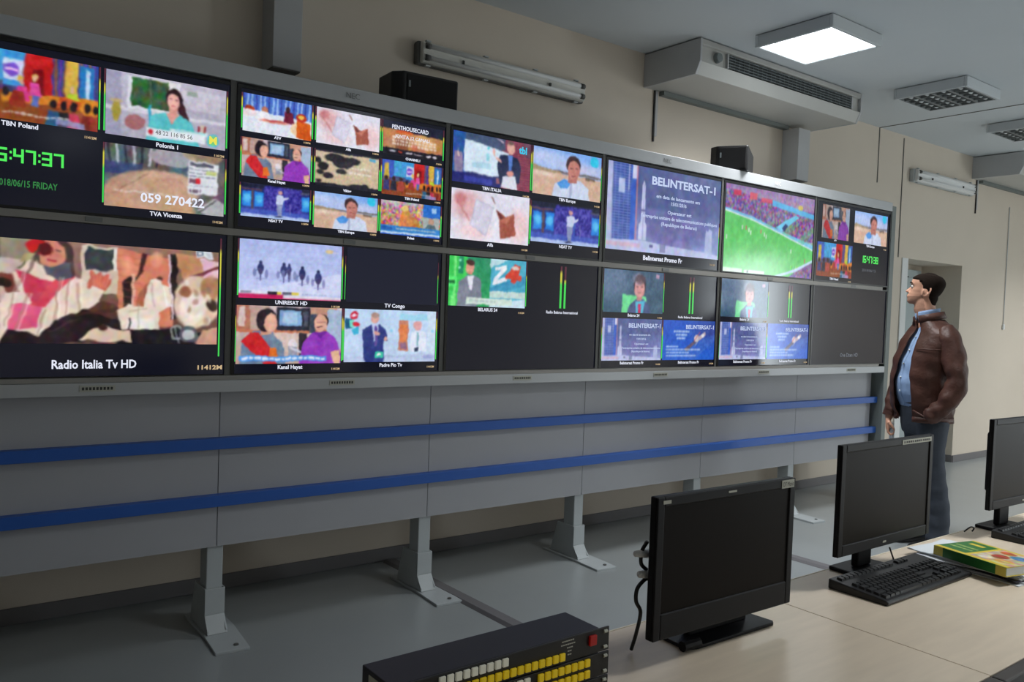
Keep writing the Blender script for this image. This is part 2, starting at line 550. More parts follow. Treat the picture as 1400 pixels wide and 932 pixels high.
def pc_lady(c):
    c.bg((190, 185, 205), (175, 172, 190))
    c.R(0, 0, .12, 1, (160, 158, 185)).R(.17, .03, .6, .55, (225, 225, 235)).R(.2, .05, .5, .5, (60, 95, 60)).N(30, 26, (.2, .05, .5, .5))
    c.R(.345, .03, .36, .52, (90, 110, 95)).R(.5, .05, .57, .55, (235, 230, 235)).R(.57, .3, 1, .34, (170, 165, 180)).R(.62, .1, .95, .42, (205, 200, 215)).R(.66, .12, .74, .2, (150, 170, 160))
    c.R(.0, .55, 1, .6, (215, 212, 224))
    c.E(.08, .62, .035, .15, (165, 150, 60)).E(.08, .47, .05, .03, (190, 170, 120))
    c.E(.23, .75, .08, .12, (165, 105, 110)).R(.34, .45, .365, .85, (60, 170, 200))
    c.E(.55, .3, .075, .18, (45, 25, 35)).P([(.56, .28), (.62, .35), (.69, .62), (.6, .6)], (60, 30, 38))
    c.P([(.32, 1), (.36, .62), (.47, .52), (.6, .52), (.7, .62), (.76, 1)], (92, 196, 204)).P([(.47, .52), (.6, .52), (.54, .7)], (225, 160, 150)).R(.5, .42, .58, .55, (215, 150, 140))
    c.E(.54, .34, .052, .13, (232, 175, 165)).R(.51, .30, .53, .315, (90, 50, 60)).R(.555, .30, .575, .315, (90, 50, 60)).R(.525, .41, .56, .425, (190, 80, 90))
    c.R(.75, .66, .77, .76, (140, 50, 60)).R(.77, .64, .80, .76, (200, 180, 170)).R(.80, .66, .82, .76, (150, 60, 60))
    c.R(.32, .80, .82, .94, (232, 238, 246)).R(.52, .75, .84, .81, (215, 235, 240)).R(.56, .755, .82, .78, (90, 190, 200), .5).E(.36, .87, .022, .045, (210, 40, 60))
    c.E(.885, .86, .052, .11, (90, 190, 225)).E(.885, .86, .04, .085, (120, 205, 130))
    return c


def pc_jewel(c):
    c.bg((80, 84, 96), (120, 116, 120)).N(30, 14)
    for i in range(7):
        c.L(.02 + i * .07, 0, .05 + i * .06, .3, .035, (190, 196, 210) if i % 2 else (40, 42, 60))
    c.R(.0, .28, .3, .46, (50, 60, 120), .7).E(.55, .12, .2, .14, (160, 160, 170)).E(.8, .02, .18, .12, (190, 170, 120), .6)
    c.E(.34, 1.0, .40, .62, (188, 148, 124), 1, 3).E(.5, .62, .28, .28, (206, 168, 146), 1, 3).P([(.1, .75), (.35, .46), (.62, .44), (.68, .6), (.72, 1), (.05, 1)], (196, 154, 130))
    c.L(.06, .8, .35, .42, .02, (140, 100, 80), .6).N(8, 8)
    c.P([(.76, .92), (.92, .7), (1, .78), (1, 1), (.84, 1)], (180, 182, 186)).L(.78, .95, .93, .74, .02, (70, 70, 70)).L(.72, .85, .9, .66, .03, (90, 88, 90))
    c.R(.68, .12, .94, .66, (226, 230, 238)).R(.69, .14, .9, .2, (60, 60, 80), .8)
    for y in (.24, .3, .36): c.dashes(.69, .92, y, .022, (90, 95, 120), .7)
    c.R(.83, .26, .93, .33, (190, 200, 90), .7)
    c.R(.69, .41, .75, .48, (90, 40, 60), .8).R(.745, .4, .785, .49, (220, 50, 60)).dashes(.69, .9, .52, .02, (160, 160, 180), .7).dashes(.69, .8, .58, .05, (90, 60, 80), .8)
    c.dashes(.08, .6, .72, .025, (235, 230, 230), .55)
    return c


def pc_girl(c):
    k = int(c.w * .80)
    r_ = pc_girl_right(Cv(k, c.h))
    c.a = np.concatenate([r_.a[:, :c.w - k][:, ::-1] * .8, r_.a], 1)
    return c


def pc_girl_right(c):
    # letterboxed music video
    c.bg((150, 110, 95), (90, 60, 60))
    c.R(0, 0, .2, .25, (150, 140, 120)).R(.0, .2, .1, .6, (205, 185, 175)).N(10, 18)
    c.R(.34, .02, .5, .5, (210, 190, 175)).R(.36, .04, .48, .26, (48, 58, 62)).R(.48, .04, .505, .27, (230, 225, 215))
    c.P([(.5, .03), (.74, .1), (.78, .8), (.5, .8)], (214, 128, 100)).P([(.62, .05), (.64, .06), (.62, .25), (.58, .38), (.58, .34), (.61, .22)], (60, 30, 30))
    c.P([(.52, .38), (.57, .3), (.575, .62), (.53, .66)], (40, 24, 26)).R(.565, .29, .58, .7, (225, 170, 150)).P([(.67, .3), (.69, .5), (.68, .7), (.58, .7), (.6, .5)], (170, 90, 70))
    c.P([(.74, .05), (.78, .06), (.81, .72), (.76, .72)], (36, 22, 26)).P([(.735, .05), (.745, .05), (.775, .72), (.765, .72)], (225, 205, 215))
    c.P([(.78, .05), (.92, .08), (.93, .3), (.83, .36), (.79, .2)], (196, 140, 105)).P([(.9, .1), (1, .12), (1, .3), (.92, .3)], (225, 180, 200)).L(.8, .38, .99, .18, .035, (110, 50, 60))
    # girl
    c.P([(.0, .62), (.06, .34), (.12, .2), (.3, .3), (.38, .42), (.42, .7), (.2, .98), (.0, .98)], (232, 212, 196))
    c.P([(.07, .3), (.12, .3), (.24, .44), (.14, .66), (.03, .86), (.13, .6)], (205, 60, 90)).P([(.13, .62), (.28, .3), (.32, .34), (.18, .64)], (216, 70, 90)).P([(.05, .62), (.17, .62), (.15, .84), (.03, .86)], (226, 90, 130))
    c.E(.22, .1, .085, .15, (60, 40, 45)).P([(.17, .2), (.29, .2), (.31, .34), (.25, .4), (.2, .34)], (80, 80, 96)).E(.215, .13, .058, .13, (206, 130, 110)).R(.2, .19, .24, .205, (150, 30, 40))
    c.E(.15, .08, .045, .07, (196, 28, 30)).E(.185, .1, .035, .06, (90, 10, 24)).L(.15, .12, .08, .28, .012, (70, 90, 50)).P([(.1, .15), (.15, .14), (.12, .22), (.08, .22)], (170, 160, 110))
    c.P([(.36, .45), (.37, .3), (.385, .26), (.40, .32), (.42, .26), (.43, .32), (.45, .28), (.455, .34), (.475, .34), (.45, .46), (.42, .5)], (196, 96, 80))
    c.P([(.33, .6), (.38, .42), (.44, .46), (.42, .6), (.38, .72)], (238, 220, 205)).P([(.0, .36), (.06, .34), (.09, .5), (.03, .5)], (120, 60, 55)).E(.02, .42, .04, .03, (40, 20, 20))
    for x0, y0, x1, y1 in ((.1, .3, .02, .8), (.26, .36, .2, .9), (.3, .36, .27, .8), (.33, .4, .34, .7), (.12, .5, .06, .9), (.18, .66, .15, .96), (.24, .5, .22, .9)):
        c.L(x0, y0, x1, y1, .018, (176, 140, 128), .7)
        c.L(x0 + .012, y0, x1 + .012, y1, .012, (248, 236, 226), .6)
    c.L(.19, .1, .185, .14, .012, (80, 40, 50)).L(.235, .1, .25, .1, .014, (70, 36, 44)).L(.215, .1, .212, .16, .01, (170, 96, 84)).L(.205, .2, .235, .2, .014, (160, 30, 50))
    c.L(.15, .16, .12, .3, .03, (110, 84, 76), .7).L(.285, .1, .31, .32, .035, (54, 38, 44), .8).L(.16, .06, .145, .2, .02, (60, 40, 44), .7)
    for q in range(5): c.L(.385 + q * .018, .3 + (q % 2) * .02, .39 + q * .013, .42, .022, (216, 120, 100), .9)
    for q in range(9): c.L(.5, .1 + q * .07, .61, .12 + q * .07, .01, (170, 96, 78), .5)
    c.L(.63, .46, .66, .8, .03, (130, 70, 60), .6).E(.68, .12, .03, .08, (236, 160, 130), .7, 3).E(.55, .2, .03, .1, (236, 150, 120), .6, 4)
    # dark bench, horse, dog, machine
    c.P([(.16, .92), (.22, .76), (.34, .68), (.42, .58), (.48, .6), (.55, .84), (.36, .98), (.1, 1), (.0, .98), (.03, .84)], (34, 20, 28)).P([(.36, .66), (.44, .56), (.49, .6), (.52, .75)], (90, 60, 50))
    c.P([(.5, .66), (.55, .6), (.63, .62), (.64, .42), (.66, .32), (.7, .3), (.71, .36), (.75, .4), (.76, .6), (.7, .68), (.71, .84), (.53, .84)], (232, 216, 200)).E(.7, .3, .015, .02, (90, 50, 40))
    c.P([(.55, .74), (.68, .74), (.69, .84), (.55, .84)], (240, 232, 225)).R(.56, .72, .567, .86, (20, 16, 20))
    c.P([(.55, .86), (.74, .82), (.92, .86), (.9, 1), (.5, 1)], (26, 20, 30)).P([(.34, .96), (.4, .86), (.44, .8), (.5, .84), (.57, .86), (.58, .98)], (226, 200, 180)).E(.44, .83, .02, .03, (70, 30, 30))
    c.E(.89, .55, .12, .26, (222, 196, 176), 1, 3).E(.87, .62, .07, .16, (240, 226, 214), 1, 3).E(.96, .42, .05, .14, (180, 130, 95), 1, 3).E(.97, .58, .03, .06, (60, 36, 36), 1, 2).E(.83, .45, .03, .05, (150, 100, 70), 1, 2)
    c.E(.80, .86, .035, .09, (150, 150, 150)).E(.80, .86, .025, .06, (40, 36, 44)).L(.79, .8, .81, .98, .012, (180, 180, 190)).E(.86, .88, .045, .1, (90, 90, 100)).E(.86, .88, .03, .06, (190, 190, 195)).P([(.88, .98), (.93, .84), (1, .82), (1, 1), (.9, 1)], (200, 150, 130))
    c.L(.66, .36, .68, .62, .02, (190, 170, 160), .7).L(.56, .66, .64, .64, .02, (190, 170, 160), .7).L(.6, .6, .61, .82, .015, (180, 160, 150), .7).L(.72, .4, .74, .6, .016, (250, 244, 240), .8)
    for q in range(14): c.E(.84 + RS.rand() * .12, .36 + RS.rand() * .4, .012, .03, (150, 110, 90) if q % 2 else (250, 240, 232), .6, 2)
    c.L(.3, .72, .5, .64, .03, (70, 44, 44), .8).L(.2, .86, .34, .74, .02, (60, 40, 46), .8)
    c.N(9, 60)
    c.R(.885, .0, .972, .09, (226, 232, 240)).R(.89, .015, .93, .075, (110, 130, 150)).R(.9, .03, .92, .06, (230, 235, 240)).R(.94, .02, .96, .07, (200, 205, 215)).R(.9, .1, .96, .115, (240, 225, 230), .7)
    return c


def pc_panel(c):
    c.bg((70, 110, 200), (80, 120, 210))
    for i in range(18):
        c.P([(i * .06, 0), (i * .06 + .02, 0), (i * .058 + .035, .6), (i * .058, .6)], (150, 185, 240) if i % 3 else (50, 70, 160))
    c.P([(0, .4), (1, .5), (1, 1), (0, 1)], (226, 232, 244))
    c.E(.1, .42, .07, .12, (170, 55, 30)).E(.1, .5, .1, .1, (235, 220, 225)).E(.31, .37, .05, .09, (190, 120, 90)).P([(.18, .62), (.25, .42), (.37, .42), (.4, .66)], (240, 240, 246))
    c.P([(.58, .62), (.6, .32), (.7, .3), (.74, .62)], (110, 30, 60)).E(.64, .26, .035, .08, (60, 30, 40))
    c.E(.84, .42, .08, .12, (190, 50, 30)).E(.84, .4, .05, .05, (235, 190, 80)).P([(.77, .5), (.98, .55), (.99, 1), (.77, .97)], (216, 92, 20)).P([(.7, .6), (.77, .55), (.77, .96), (.68, .8)], (240, 210, 170))
    c.E(.45, .64, .2, .05, (225, 150, 130)).E(.46, .62, .14, .03, (200, 90, 90)).N(8, 30)
    return c


def pc_ring(c):
    c.bg((226, 224, 240), (232, 232, 246))
    c.E(.2, .32, .18, .28, (226, 180, 185), 1, 12).E(.12, .2, .07, .12, (205, 130, 135), 1, 5).E(.86, .62, .14, .34, (238, 205, 210), 1, 10).E(.3, .8, .2, .16, (240, 210, 215), 1, 8).L(.1, .28, .24, .62, .05, (200, 130, 130), .6)
    c.P([(.31, .17), (.54, .3), (.44, .9), (.24, .7)], (196, 192, 214)).P([(.325, .2), (.53, .32), (.435, .86), (.255, .69)], (216, 212, 232))
    c.L(.5, .1, .545, .2, .03, (140, 90, 80)).P([(.57, .33), (.7, .48), (.8, .37), (.82, .82), (.63, .9), (.6, .55)], (164, 88, 72)).P([(.57, .33), (.68, .52), (.62, .56)], (110, 55, 55)).P([(.6, .55), (.8, .37), (.7, .6)], (196, 120, 100)).P([(.52, .36), (.56, .3), (.6, .56), (.56, .7)], (240, 240, 250))
    return c


def pc_penthouse(c):
    c.bg((26, 30, 52), (34, 30, 44))
    c.P([(0, .22), (1, .32), (1, .78), (0, .8)], (190, 130, 80)).N(20, 12, (0, .2, 1, .8)).E(.35, .3, .14, .06, (215, 90, 40)).E(.7, .5, .18, .18, (225, 170, 110), 1, 4)
    c.R(.2, .5, .42, .82, (100, 50, 40), .6).R(.3, .32, .9, .37, (210, 170, 110), .6)
    for y in (.44, .53, .62): c.dashes(.15, .88, y, .065, (240, 225, 215), .8, .03)
    c.R(.47, .62, .56, .8, (200, 80, 60), .5)
    c.R(.05, .8, 1, .98, (22, 18, 30)).E(.16, .88, .05, .03, (200, 200, 210)).R(.25, .86, .32, .9, (200, 60, 40)).R(.38, .86, .48, .91, (210, 205, 215)).E(.76, .88, .04, .035, (230, 225, 235)).E(.86, .89, .035, .035, (230, 225, 235)).R(.5, .87, .66, .895, (190, 180, 190))
    return c


def pc_kitchen(c):
    c.bg((206, 190, 196), (190, 160, 150))
    c.R(0, 0, .12, .42, (176, 110, 90)).R(.12, 0, .3, .4, (190, 160, 150)).R(.02, .04, .08, .36, (215, 190, 185)).R(0, .4, 1, .46, (196, 120, 90))
    c.R(.36, .02, .68, .42, (38, 40, 58)).R(.39, .07, .6, .34, (130, 170, 215)).R(.42, .1, .56, .3, (170, 200, 230)).R(.62, .08, .66, .34, (70, 76, 96))
    c.R(.68, .0, .95, .3, (200, 150, 130)).R(.68, .12, .74, .5, (60, 70, 90)).R(.85, .04, 1, .75, (168, 186, 214)).R(.36, .46, .72, .8, (214, 190, 180)).R(.58, .46, .66, .9, (50, 44, 54))
    c.P([(.03, 1), (.06, .58), (.15, .42), (.3, .42), (.42, .62), (.46, 1)], (112, 130, 156)).P([(.05, .62), (.12, .46), (.2, .45), (.34, .8), (.38, 1), (.26, 1)], (206, 36, 44)).P([(.3, .72), (.36, .7), (.4, .9), (.3, .94)], (225, 110, 40))
    c.R(.22, .34, .32, .5, (205, 150, 130)).E(.27, .25, .09, .2, (34, 24, 34)).E(.31, .3, .06, .16, (226, 170, 150))
    c.E(.52, .66, .045, .1, (225, 220, 225)).R(.48, .7, .56, .86, (150, 150, 165)).L(.5, .72, .66, .86, .04, (200, 200, 215))
    c.P([(.58, 1), (.62, .62), (.72, .44), (.86, .44), (.96, .6), (1, .84), (1, 1)], (150, 60, 190)).P([(.72, .44), (.86, .44), (.79, .56)], (120, 40, 160)).E(.79, .24, .07, .12, (46, 30, 36)).E(.785, .28, .06, .16, (226, 172, 150)).R(.75, .27, .83, .28, (110, 70, 70)).R(.75, .345, .80, .36, (70, 40, 50)).P([(.9, .8), (.98, .76), (.99, 1), (.92, 1)], (226, 180, 150))
    c.N(7, 40)
    return c


def pc_kitchen_tick(c):
    pc_kitchen(c)
    c.R(.03, .86, .86, .95, (80, 150, 230)).dashes(.05, .84, .885, .04, (240, 245, 255), .85)
    return c


def pc_cow(c):
    c.bg((214, 196, 166), (200, 178, 146)).R(0, 0, 1, .06, (30, 30, 46))
    for x, y, rx, ry in ((.3, .2, .16, .12), (.42, .32, .16, .14), (.56, .22, .14, .1), (.12, .45, .08, .12), (.2, .7, .08, .08), (.08, .62, .06, .06), (.4, .55, .08, .07), (.68, .9, .16, .06), (.78, .86, .05, .05), (.04, .3, .05, .08), (.06, .85, .04, .05)):
        c.E(x, y, rx, ry, (36, 32, 40), 1, 1.5)
    c.N(12, 40).R(.84, .08, .94, .16, (90, 170, 210)).dashes(.56, .86, .38, .05, (245, 240, 235), .6).dashes(.52, .88, .52, .06, (245, 240, 235), .6).R(.0, .9, 1, 1, (26, 26, 40))
    return c


def pc_bluestage(c):
    c.bg((30, 44, 110), (60, 76, 170)).R(0, 0, 1, .13, (26, 30, 56)).R(.33, .05, .88, .8, (64, 58, 160)).N(38, 50, (.33, .05, .88, .8), True)
    for x in (.03, .2, .88): c.R(x, .25, x + .12, .68, (40, 130, 225)).E(x + .06, .45, .05, .12, (90, 190, 245), 1, 4)
    c.R(.0, .15, .3, .2, (96, 66, 76)).R(.15, .2, .18, .8, (90, 70, 80)).R(.86, .12, 1, .18, (80, 80, 110)).R(.6, .3, .63, .78, (60, 110, 200), .6)
    c.R(0, .76, 1, .94, (70, 92, 190)).R(.0, .9, 1, 1, (176, 196, 240)).R(.7, .5, .72, .84, (120, 120, 190), .7)
    c.E(.56, .2, .03, .06, (200, 150, 150)).P([(.5, .55), (.51, .28), (.6, .27), (.62, .34), (.68, .32), (.68, .37), (.61, .45), (.6, .56)], (200, 210, 240)).P([(.51, .55), (.6, .55), (.58, .92), (.53, .92)], (140, 150, 190)).E(.54, .93, .05, .02, (30, 30, 70))
    return c


def pc_beach(c):
    c.bg((120, 170, 240), (200, 205, 235)).E(.1, .2, .4, .16, (190, 205, 245), 1, 12).E(.7, .35, .3, .1, (205, 205, 235), 1, 10)
    c.R(0, .44, 1, .49, (120, 110, 110)).P([(0, .38), (.4, .47), (.4, .52), (0, .5)], (170, 150, 120)).P([(0, .49), (1, .52), (1, 1), (0, 1)], (214, 178, 156)).N(6, 20, (0, .5, 1, 1))
    c.E(.15, .55, .14, .04, (235, 215, 200), 1, 4).R(.76, .5, .9, .56, (90, 80, 70), .7)
    c.P([(.28, 1), (.32, .72), (.44, .6), (.7, .6), (.8, .72), (.84, 1)], (206, 216, 240)).P([(.34, .7), (.45, .6), (.55, .66), (.5, .8), (.4, .82)], (80, 150, 225)).R(.53, .62, .56, 1, (170, 180, 210))
    c.R(.5, .48, .64, .66, (180, 115, 105)).E(.57, .27, .105, .19, (60, 40, 46)).E(.58, .38, .09, .2, (196, 128, 118)).R(.53, .34, .57, .36, (90, 50, 50)).R(.6, .34, .64, .36, (90, 50, 50)).R(.55, .5, .62, .52, (140, 70, 70))
    c.E(.89, .13, .065, .12, (50, 200, 236))
    return c


def pc_crowd(c):
    c.bg((190, 150, 150), (180, 130, 110)).N(80, 46).R(.0, .0, .68, .1, (180, 190, 200), .5)
    c.P([(.28, .72), (.36, .25), (.46, .2), (.5, .4), (.64, .5), (.66, .75)], (220, 130, 60), .85).N(30, 20, (0, 0, .68, .75)).E(.4, .2, .06, .1, (230, 200, 120))
    c.R(.7, .0, 1, .4, (40, 110, 205)).R(.85, .1, .93, .25, (160, 200, 240)).R(.7, .4, .98, .72, (170, 180, 180)).E(.84, .5, .05, .1, (190, 150, 130)).P([(.74, .72), (.78, .6), (.9, .6), (.94, .72)], (90, 110, 120))
    c.R(0, .72, 1, 1, (50, 130, 205)).dashes(.25, .93, .78, .05, (180, 200, 210), .8, .01).R(.02, .76, .2, .86, (30, 90, 170)).R(.0, .9, 1, .96, (205, 225, 245)).R(.0, .96, 1, 1, (30, 80, 190))
    return c


def pc_race(c):
    c.bg((176, 190, 240), (200, 210, 250))
    for i in range(9):
        c.L(.0 + i * .02, .12 + i * .09, 1, .02 + i * .11, .012, (160, 176, 230), .35)
    c.P([(0, .9), (1, .5), (1, .9)], (220, 225, 250), .6)
    for x, y, k in ((.2, .48, 1), (.42, .5, 1.1), (.47, .48, .8), (.6, .54, 1.1), (.76, .6, 1.2)):
        c.E(x, y - .09 * k, .014 * k, .035, (40, 46, 90)).E(x, y, .03 * k, .08 * k, (52, 58, 116)).E(x, y + .06, .02 * k, .05, (70, 60, 100)).L(x, y, x - .055, y + .06, .012, (90, 96, 150)).E(x - .055, y + .08, .016, .07, (120, 126, 180), .8).E(x + .055, y + .1, .016, .08, (120, 126, 180), .8).L(x, y, x, y + .2, .02, (60, 56, 110))
        c.R(x - .04, y + .17, x + .05, y + .19, (150, 155, 210), .6)
    c.E(.87, .12, .04, .035, (225, 200, 150)).R(.9, .12, .96, .15, (200, 205, 235))
    c.R(0, .86, .6, .93, (226, 230, 250)).R(.02, .87, .12, .91, (90, 90, 110), .6).R(.27, .87, .36, .93, (30, 30, 40)).R(.36, .875, .4, .92, (225, 200, 60)).R(.41, .87, .5, .92, (60, 60, 80), .8).R(.5, .87, .57, .92, (225, 205, 90)).R(0, .92, .42, 1, (200, 30, 96)).R(.42, .93, 1, 1, (226, 220, 236)).R(.42, .98, 1, 1, (200, 30, 96)).dashes(.6, .85, .89, .02, (150, 160, 190), .6)
    return c


def pc_clinic(c):
    c.bg((190, 216, 246), (200, 220, 248)).R(.58, .08, .92, .2, (160, 215, 240)).R(.9, .0, 1, 1, (205, 225, 246))
    c.P([(.0, .9), (1, .82), (1, 1), (0, 1)], (190, 206, 236)).R(.58, .2, .685, .78, (200, 130, 110)).R(.59, .28, .67, .6, (226, 130, 80)).R(.6, .62, .67, .74, (150, 110, 140))
    c.E(.1, .12, .045, .075, (200, 30, 60)).E(.1, .12, .02, .03, (245, 230, 240)).R(.06, .115, .14, .13, (245, 240, 250)).R(.01, .18, .08, .38, (20, 90, 130)).R(.06, .2, .1, .36, (120, 220, 200)).E(.12, .28, .035, .05, (220, 40, 60)).P([(.07, .4), (.14, .32), (.15, .46), (.1, .5)], (60, 180, 215))
    c.E(.32, .17, .045, .09, (226, 170, 160)).E(.32, .11, .045, .05, (180, 150, 140)).P([(.2, .9), (.19, .38), (.28, .28), (.37, .28), (.44, .38), (.45, .6), (.41, .6), (.42, 1), (.24, 1)], (48, 60, 130)).P([(.29, .28), (.36, .28), (.34, .6), (.31, .6)], (200, 210, 245)).R(.32, .32, .345, .7, (90, 70, 150)).E(.34, .45, .03, .04, (226, 170, 160)).E(.43, .56, .02, .04, (226, 170, 160))
    c.R(.33, .8, .41, .92, (60, 200, 170)).R(.35, .83, .39, .88, (235, 250, 245))
    c.E(.79, .3, .05, .09, (226, 170, 170)).E(.79, .25, .04, .04, (220, 160, 160)).P([(.71, .8), (.72, .42), (.8, .38), (.88, .42), (.9, .8)], (226, 232, 250)).R(.78, .42, .8, .7, (130, 180, 190)).R(.76, .72, .8, .8, (50, 60, 90)).E(.5, .4, .02, .03, (150, 210, 240)).E(.96, .4, .02, .03, (150, 210, 240)).dashes(.42, .66, .88, .02, (160, 180, 210), .7).E(.92, .9, .07, .04, (160, 170, 220))
    return c


def pc_italia(c):
    c.bg((70, 90, 120), (50, 50, 110)).R(0, 0, .16, 1, (40, 80, 160)).N(20, 30, (0, 0, .16, 1)).R(.03, .4, .13, .8, (190, 150, 160), .7).P([(.06, .5), (.075, .35), (.09, .5)], (230, 200, 190)).R(.0, .8, .6, 1, (30, 34, 110)).R(.15, .85, .5, .96, (50, 60, 160))
    c.R(.62, .0, 1, 1, (150, 70, 90))
    for i in range(22): c.R(.62, i * .048, 1, i * .048 + .012, (90, 40, 66))
    c.R(.9, .0, 1, .3, (90, 70, 90), .7).P([(.5, 0), (.66, 0), (.66, .22), (.6, .22)], (70, 80, 110)).P([(.52, 0), (.64, .05), (.64, .1)], (210, 190, 200))
    c.P([(.15, .12), (.7, .27), (.66, .78), (.14, .78)], (214, 232, 248)).R(.25, .55, .48, .66, (150, 205, 225), .6).E(.44, .24, .015, .035, (90, 200, 215)).R(.42, .35, .46, .5, (110, 205, 220), .6)
    c.R(.55, .8, .6, .92, (150, 90, 110)).P([(.55, .5), (.6, .34), (.7, .3), (.82, .34), (.87, .5), (.86, .84), (.6, .9)], (30, 40, 76)).P([(.69, .3), (.76, .3), (.75, .62), (.71, .62)], (90, 130, 210)).P([(.6, .42), (.51, .36), (.5, .3), (.52, .3), (.54, .42), (.62, .5)], (226, 170, 160)).E(.51, .28, .02, .06, (236, 180, 170)).E(.73, .17, .05, .12, (226, 172, 160)).E(.73, .07, .045, .045, (120, 90, 90))
    c.P([(.62, .98), (.64, .75), (.8, .72), (.83, .98)], (222, 226, 240)).E(.73, .68, .05, .06, (220, 150, 140))
    return c


def pc_news(c):
    c.bg((50, 150, 110), (40, 160, 90)).R(0, 0, .22, 1, (60, 205, 90)).R(.06, 0, .09, 1, (120, 235, 130)).R(.12, .0, .18, .35, (30, 140, 100)).E(.13, .08, .015, .03, (150, 240, 200)).E(.13, .22, .015, .03, (150, 240, 200)).R(.0, .42, .1, .62, (90, 240, 120)).R(.0, .5, .08, .56, (30, 110, 60)).R(.03, .8, .07, 1, (120, 240, 130))
    c.R(.52, 0, 1, 1, (80, 176, 205)).P([(.52, .0), (.75, .0), (.52, .2)], (190, 225, 235)).P([(.52, .6), (1, .3), (1, .5), (.52, .75)], (60, 150, 190)).P([(.52, .95), (1, .8), (1, 1), (.52, 1)], (200, 225, 240))
    c.P([(.56, .42), (.66, .2), (.58, .24), (.57, .18), (.72, .1), (.74, .18), (.62, .42), (.74, .36), (.74, .46), (.55, .54)], (236, 240, 248)).P([(.72, .34), (.84, .08), (.92, .12), (.9, .3), (.94, .3), (.93, .42), (.88, .42), (.86, .48), (.8, .46), (.8, .4), (.72, .4)], (216, 72, 56)).E(.85, .16, .05, .04, (240, 220, 215))
    c.R(.52, .66, 1, .8, (196, 220, 216)).P([(.1, 1), (.13, .5), (.22, .38), (.32, .38), (.4, .45), (.42, .9), (.35, 1)], (126, 132, 150)).P([(.23, .38), (.31, .38), (.29, .66), (.26, .66)], (226, 226, 240)).E(.26, .22, .055, .13, (226, 160, 140)).E(.26, .12, .055, .06, (70, 44, 44)).R(.24, .3, .29, .36, (210, 140, 120))
    c.R(.22, .82, .82, .95, (214, 232, 222)).dashes(.26, .6, .86, .05, (170, 190, 190), .7)
    return c


def pc_rocket(c):
    c.bg((94, 108, 176), (150, 160, 210)).E(.6, .2, .6, .4, (84, 96, 150), 1, 20).E(.55, .7, .3, .2, (110, 110, 170), 1, 14).N(7, 26)
    c.R(.0, .0, .04, .9, (180, 186, 226))
    c.R(.05, 0, .19, .92, (56, 80, 160))
    for i in range(30): c.R(.05, i * .031, .19, i * .031 + .01, (130, 150, 215))
    for i in range(4): c.R(.06 + i * .035, .0, .068 + i * .035, .92, (110, 130, 200), .7)
    c.R(.09, .18, .14, .34, (180, 190, 230)).R(.19, 0, .23, .92, (60, 100, 200)).R(.17, 0, .175, .3, (210, 215, 245)).R(.2, .0, .24, .16, (205, 210, 240)).R(.235, .0, .245, .9, (190, 130, 150))
    c.P([(.262, .86), (.262, .68), (.28, .64), (.285, .22), (.298, .16), (.31, .22), (.315, .64), (.33, .68), (.33, .86)], (200, 206, 238)).R(.296, .2, .302, .86, (150, 156, 205)).R(.28, .5, .315, .52, (90, 90, 150))
    c.P([(.3, .86), (.6, .9), (.85, .92), (1, .95), (1, 1), (0, 1), (0, .88)], (186, 194, 232)).R(.0, .9, .28, .95, (205, 180, 205)).N(9, 50, (0, .88, 1, 1)).P([(.86, .95), (.865, .7), (.87, .64), (.89, .66), (.9, .62), (.925, .64), (.935, .98)], (176, 186, 226)).R(.45, .87, .5, .98, (110, 116, 160), .7).R(.36, .9, .39, .93, (60, 60, 110), .8)
    return c


def pc_satellite(c):
    c.bg((30, 84, 196), (36, 96, 206)).E(.9, .25, .3, .3, (60, 80, 160), 1, 20).P([(.4, .9), (.7, .5), (1, .35), (1, .5), (.6, 1)], (70, 110, 200), .6)
    c.P([(.4, .72), (.6, .5), (.64, .55), (.46, .78)], (96, 84, 110)).E(.64, .45, .05, .09, (216, 200, 206)).P([(.66, .42), (.8, .28), (.82, .36), (.7, .5)], (190, 170, 180)).L(.6, .5, .7, .3, .02, (200, 80, 80)).L(.62, .62, .68, .5, .02, (200, 190, 200)).E(.76, .38, .03, .05, (230, 225, 235))
    for i, (a, b) in enumerate(((.2, .5), (.24, .46), (.26, .42))): c.dashes(a, b, .26 + i * .085, .045, (220, 230, 250), .85, .01)
    for i, (a, b) in enumerate(((.07, .3), (.07, .72), (.07, .5), (.07, .64))): c.dashes(a, b, .64 + i * .075, .035, (220, 230, 250), .8, .008)
    return c


def pc_boy(c):
    c.bg((66, 92, 120), (60, 92, 116)).E(.15, .2, .25, .5, (96, 120, 150), 1, 20).P([(.3, 1), (.31, .56), (.7, .6), (.72, 1)], (110, 220, 150)).man(.59, .1, .5, (50, 36, 44), (214, 150, 150), (70, 84, 130), 1.55)
    c.P([(.52, .72), (.68, .7), (.66, 1), (.54, 1)], (80, 180, 210)).P([(.575, .78), (.625, .78), (.62, 1), (.58, 1)], (200, 30, 90)).E(.56, .2, .1, .14, (180, 170, 195), .5, 3).E(.6, .2, .085, .12, (80, 60, 70), .7, 3).R(.86, .06, .92, .16, (190, 150, 180))
    return c


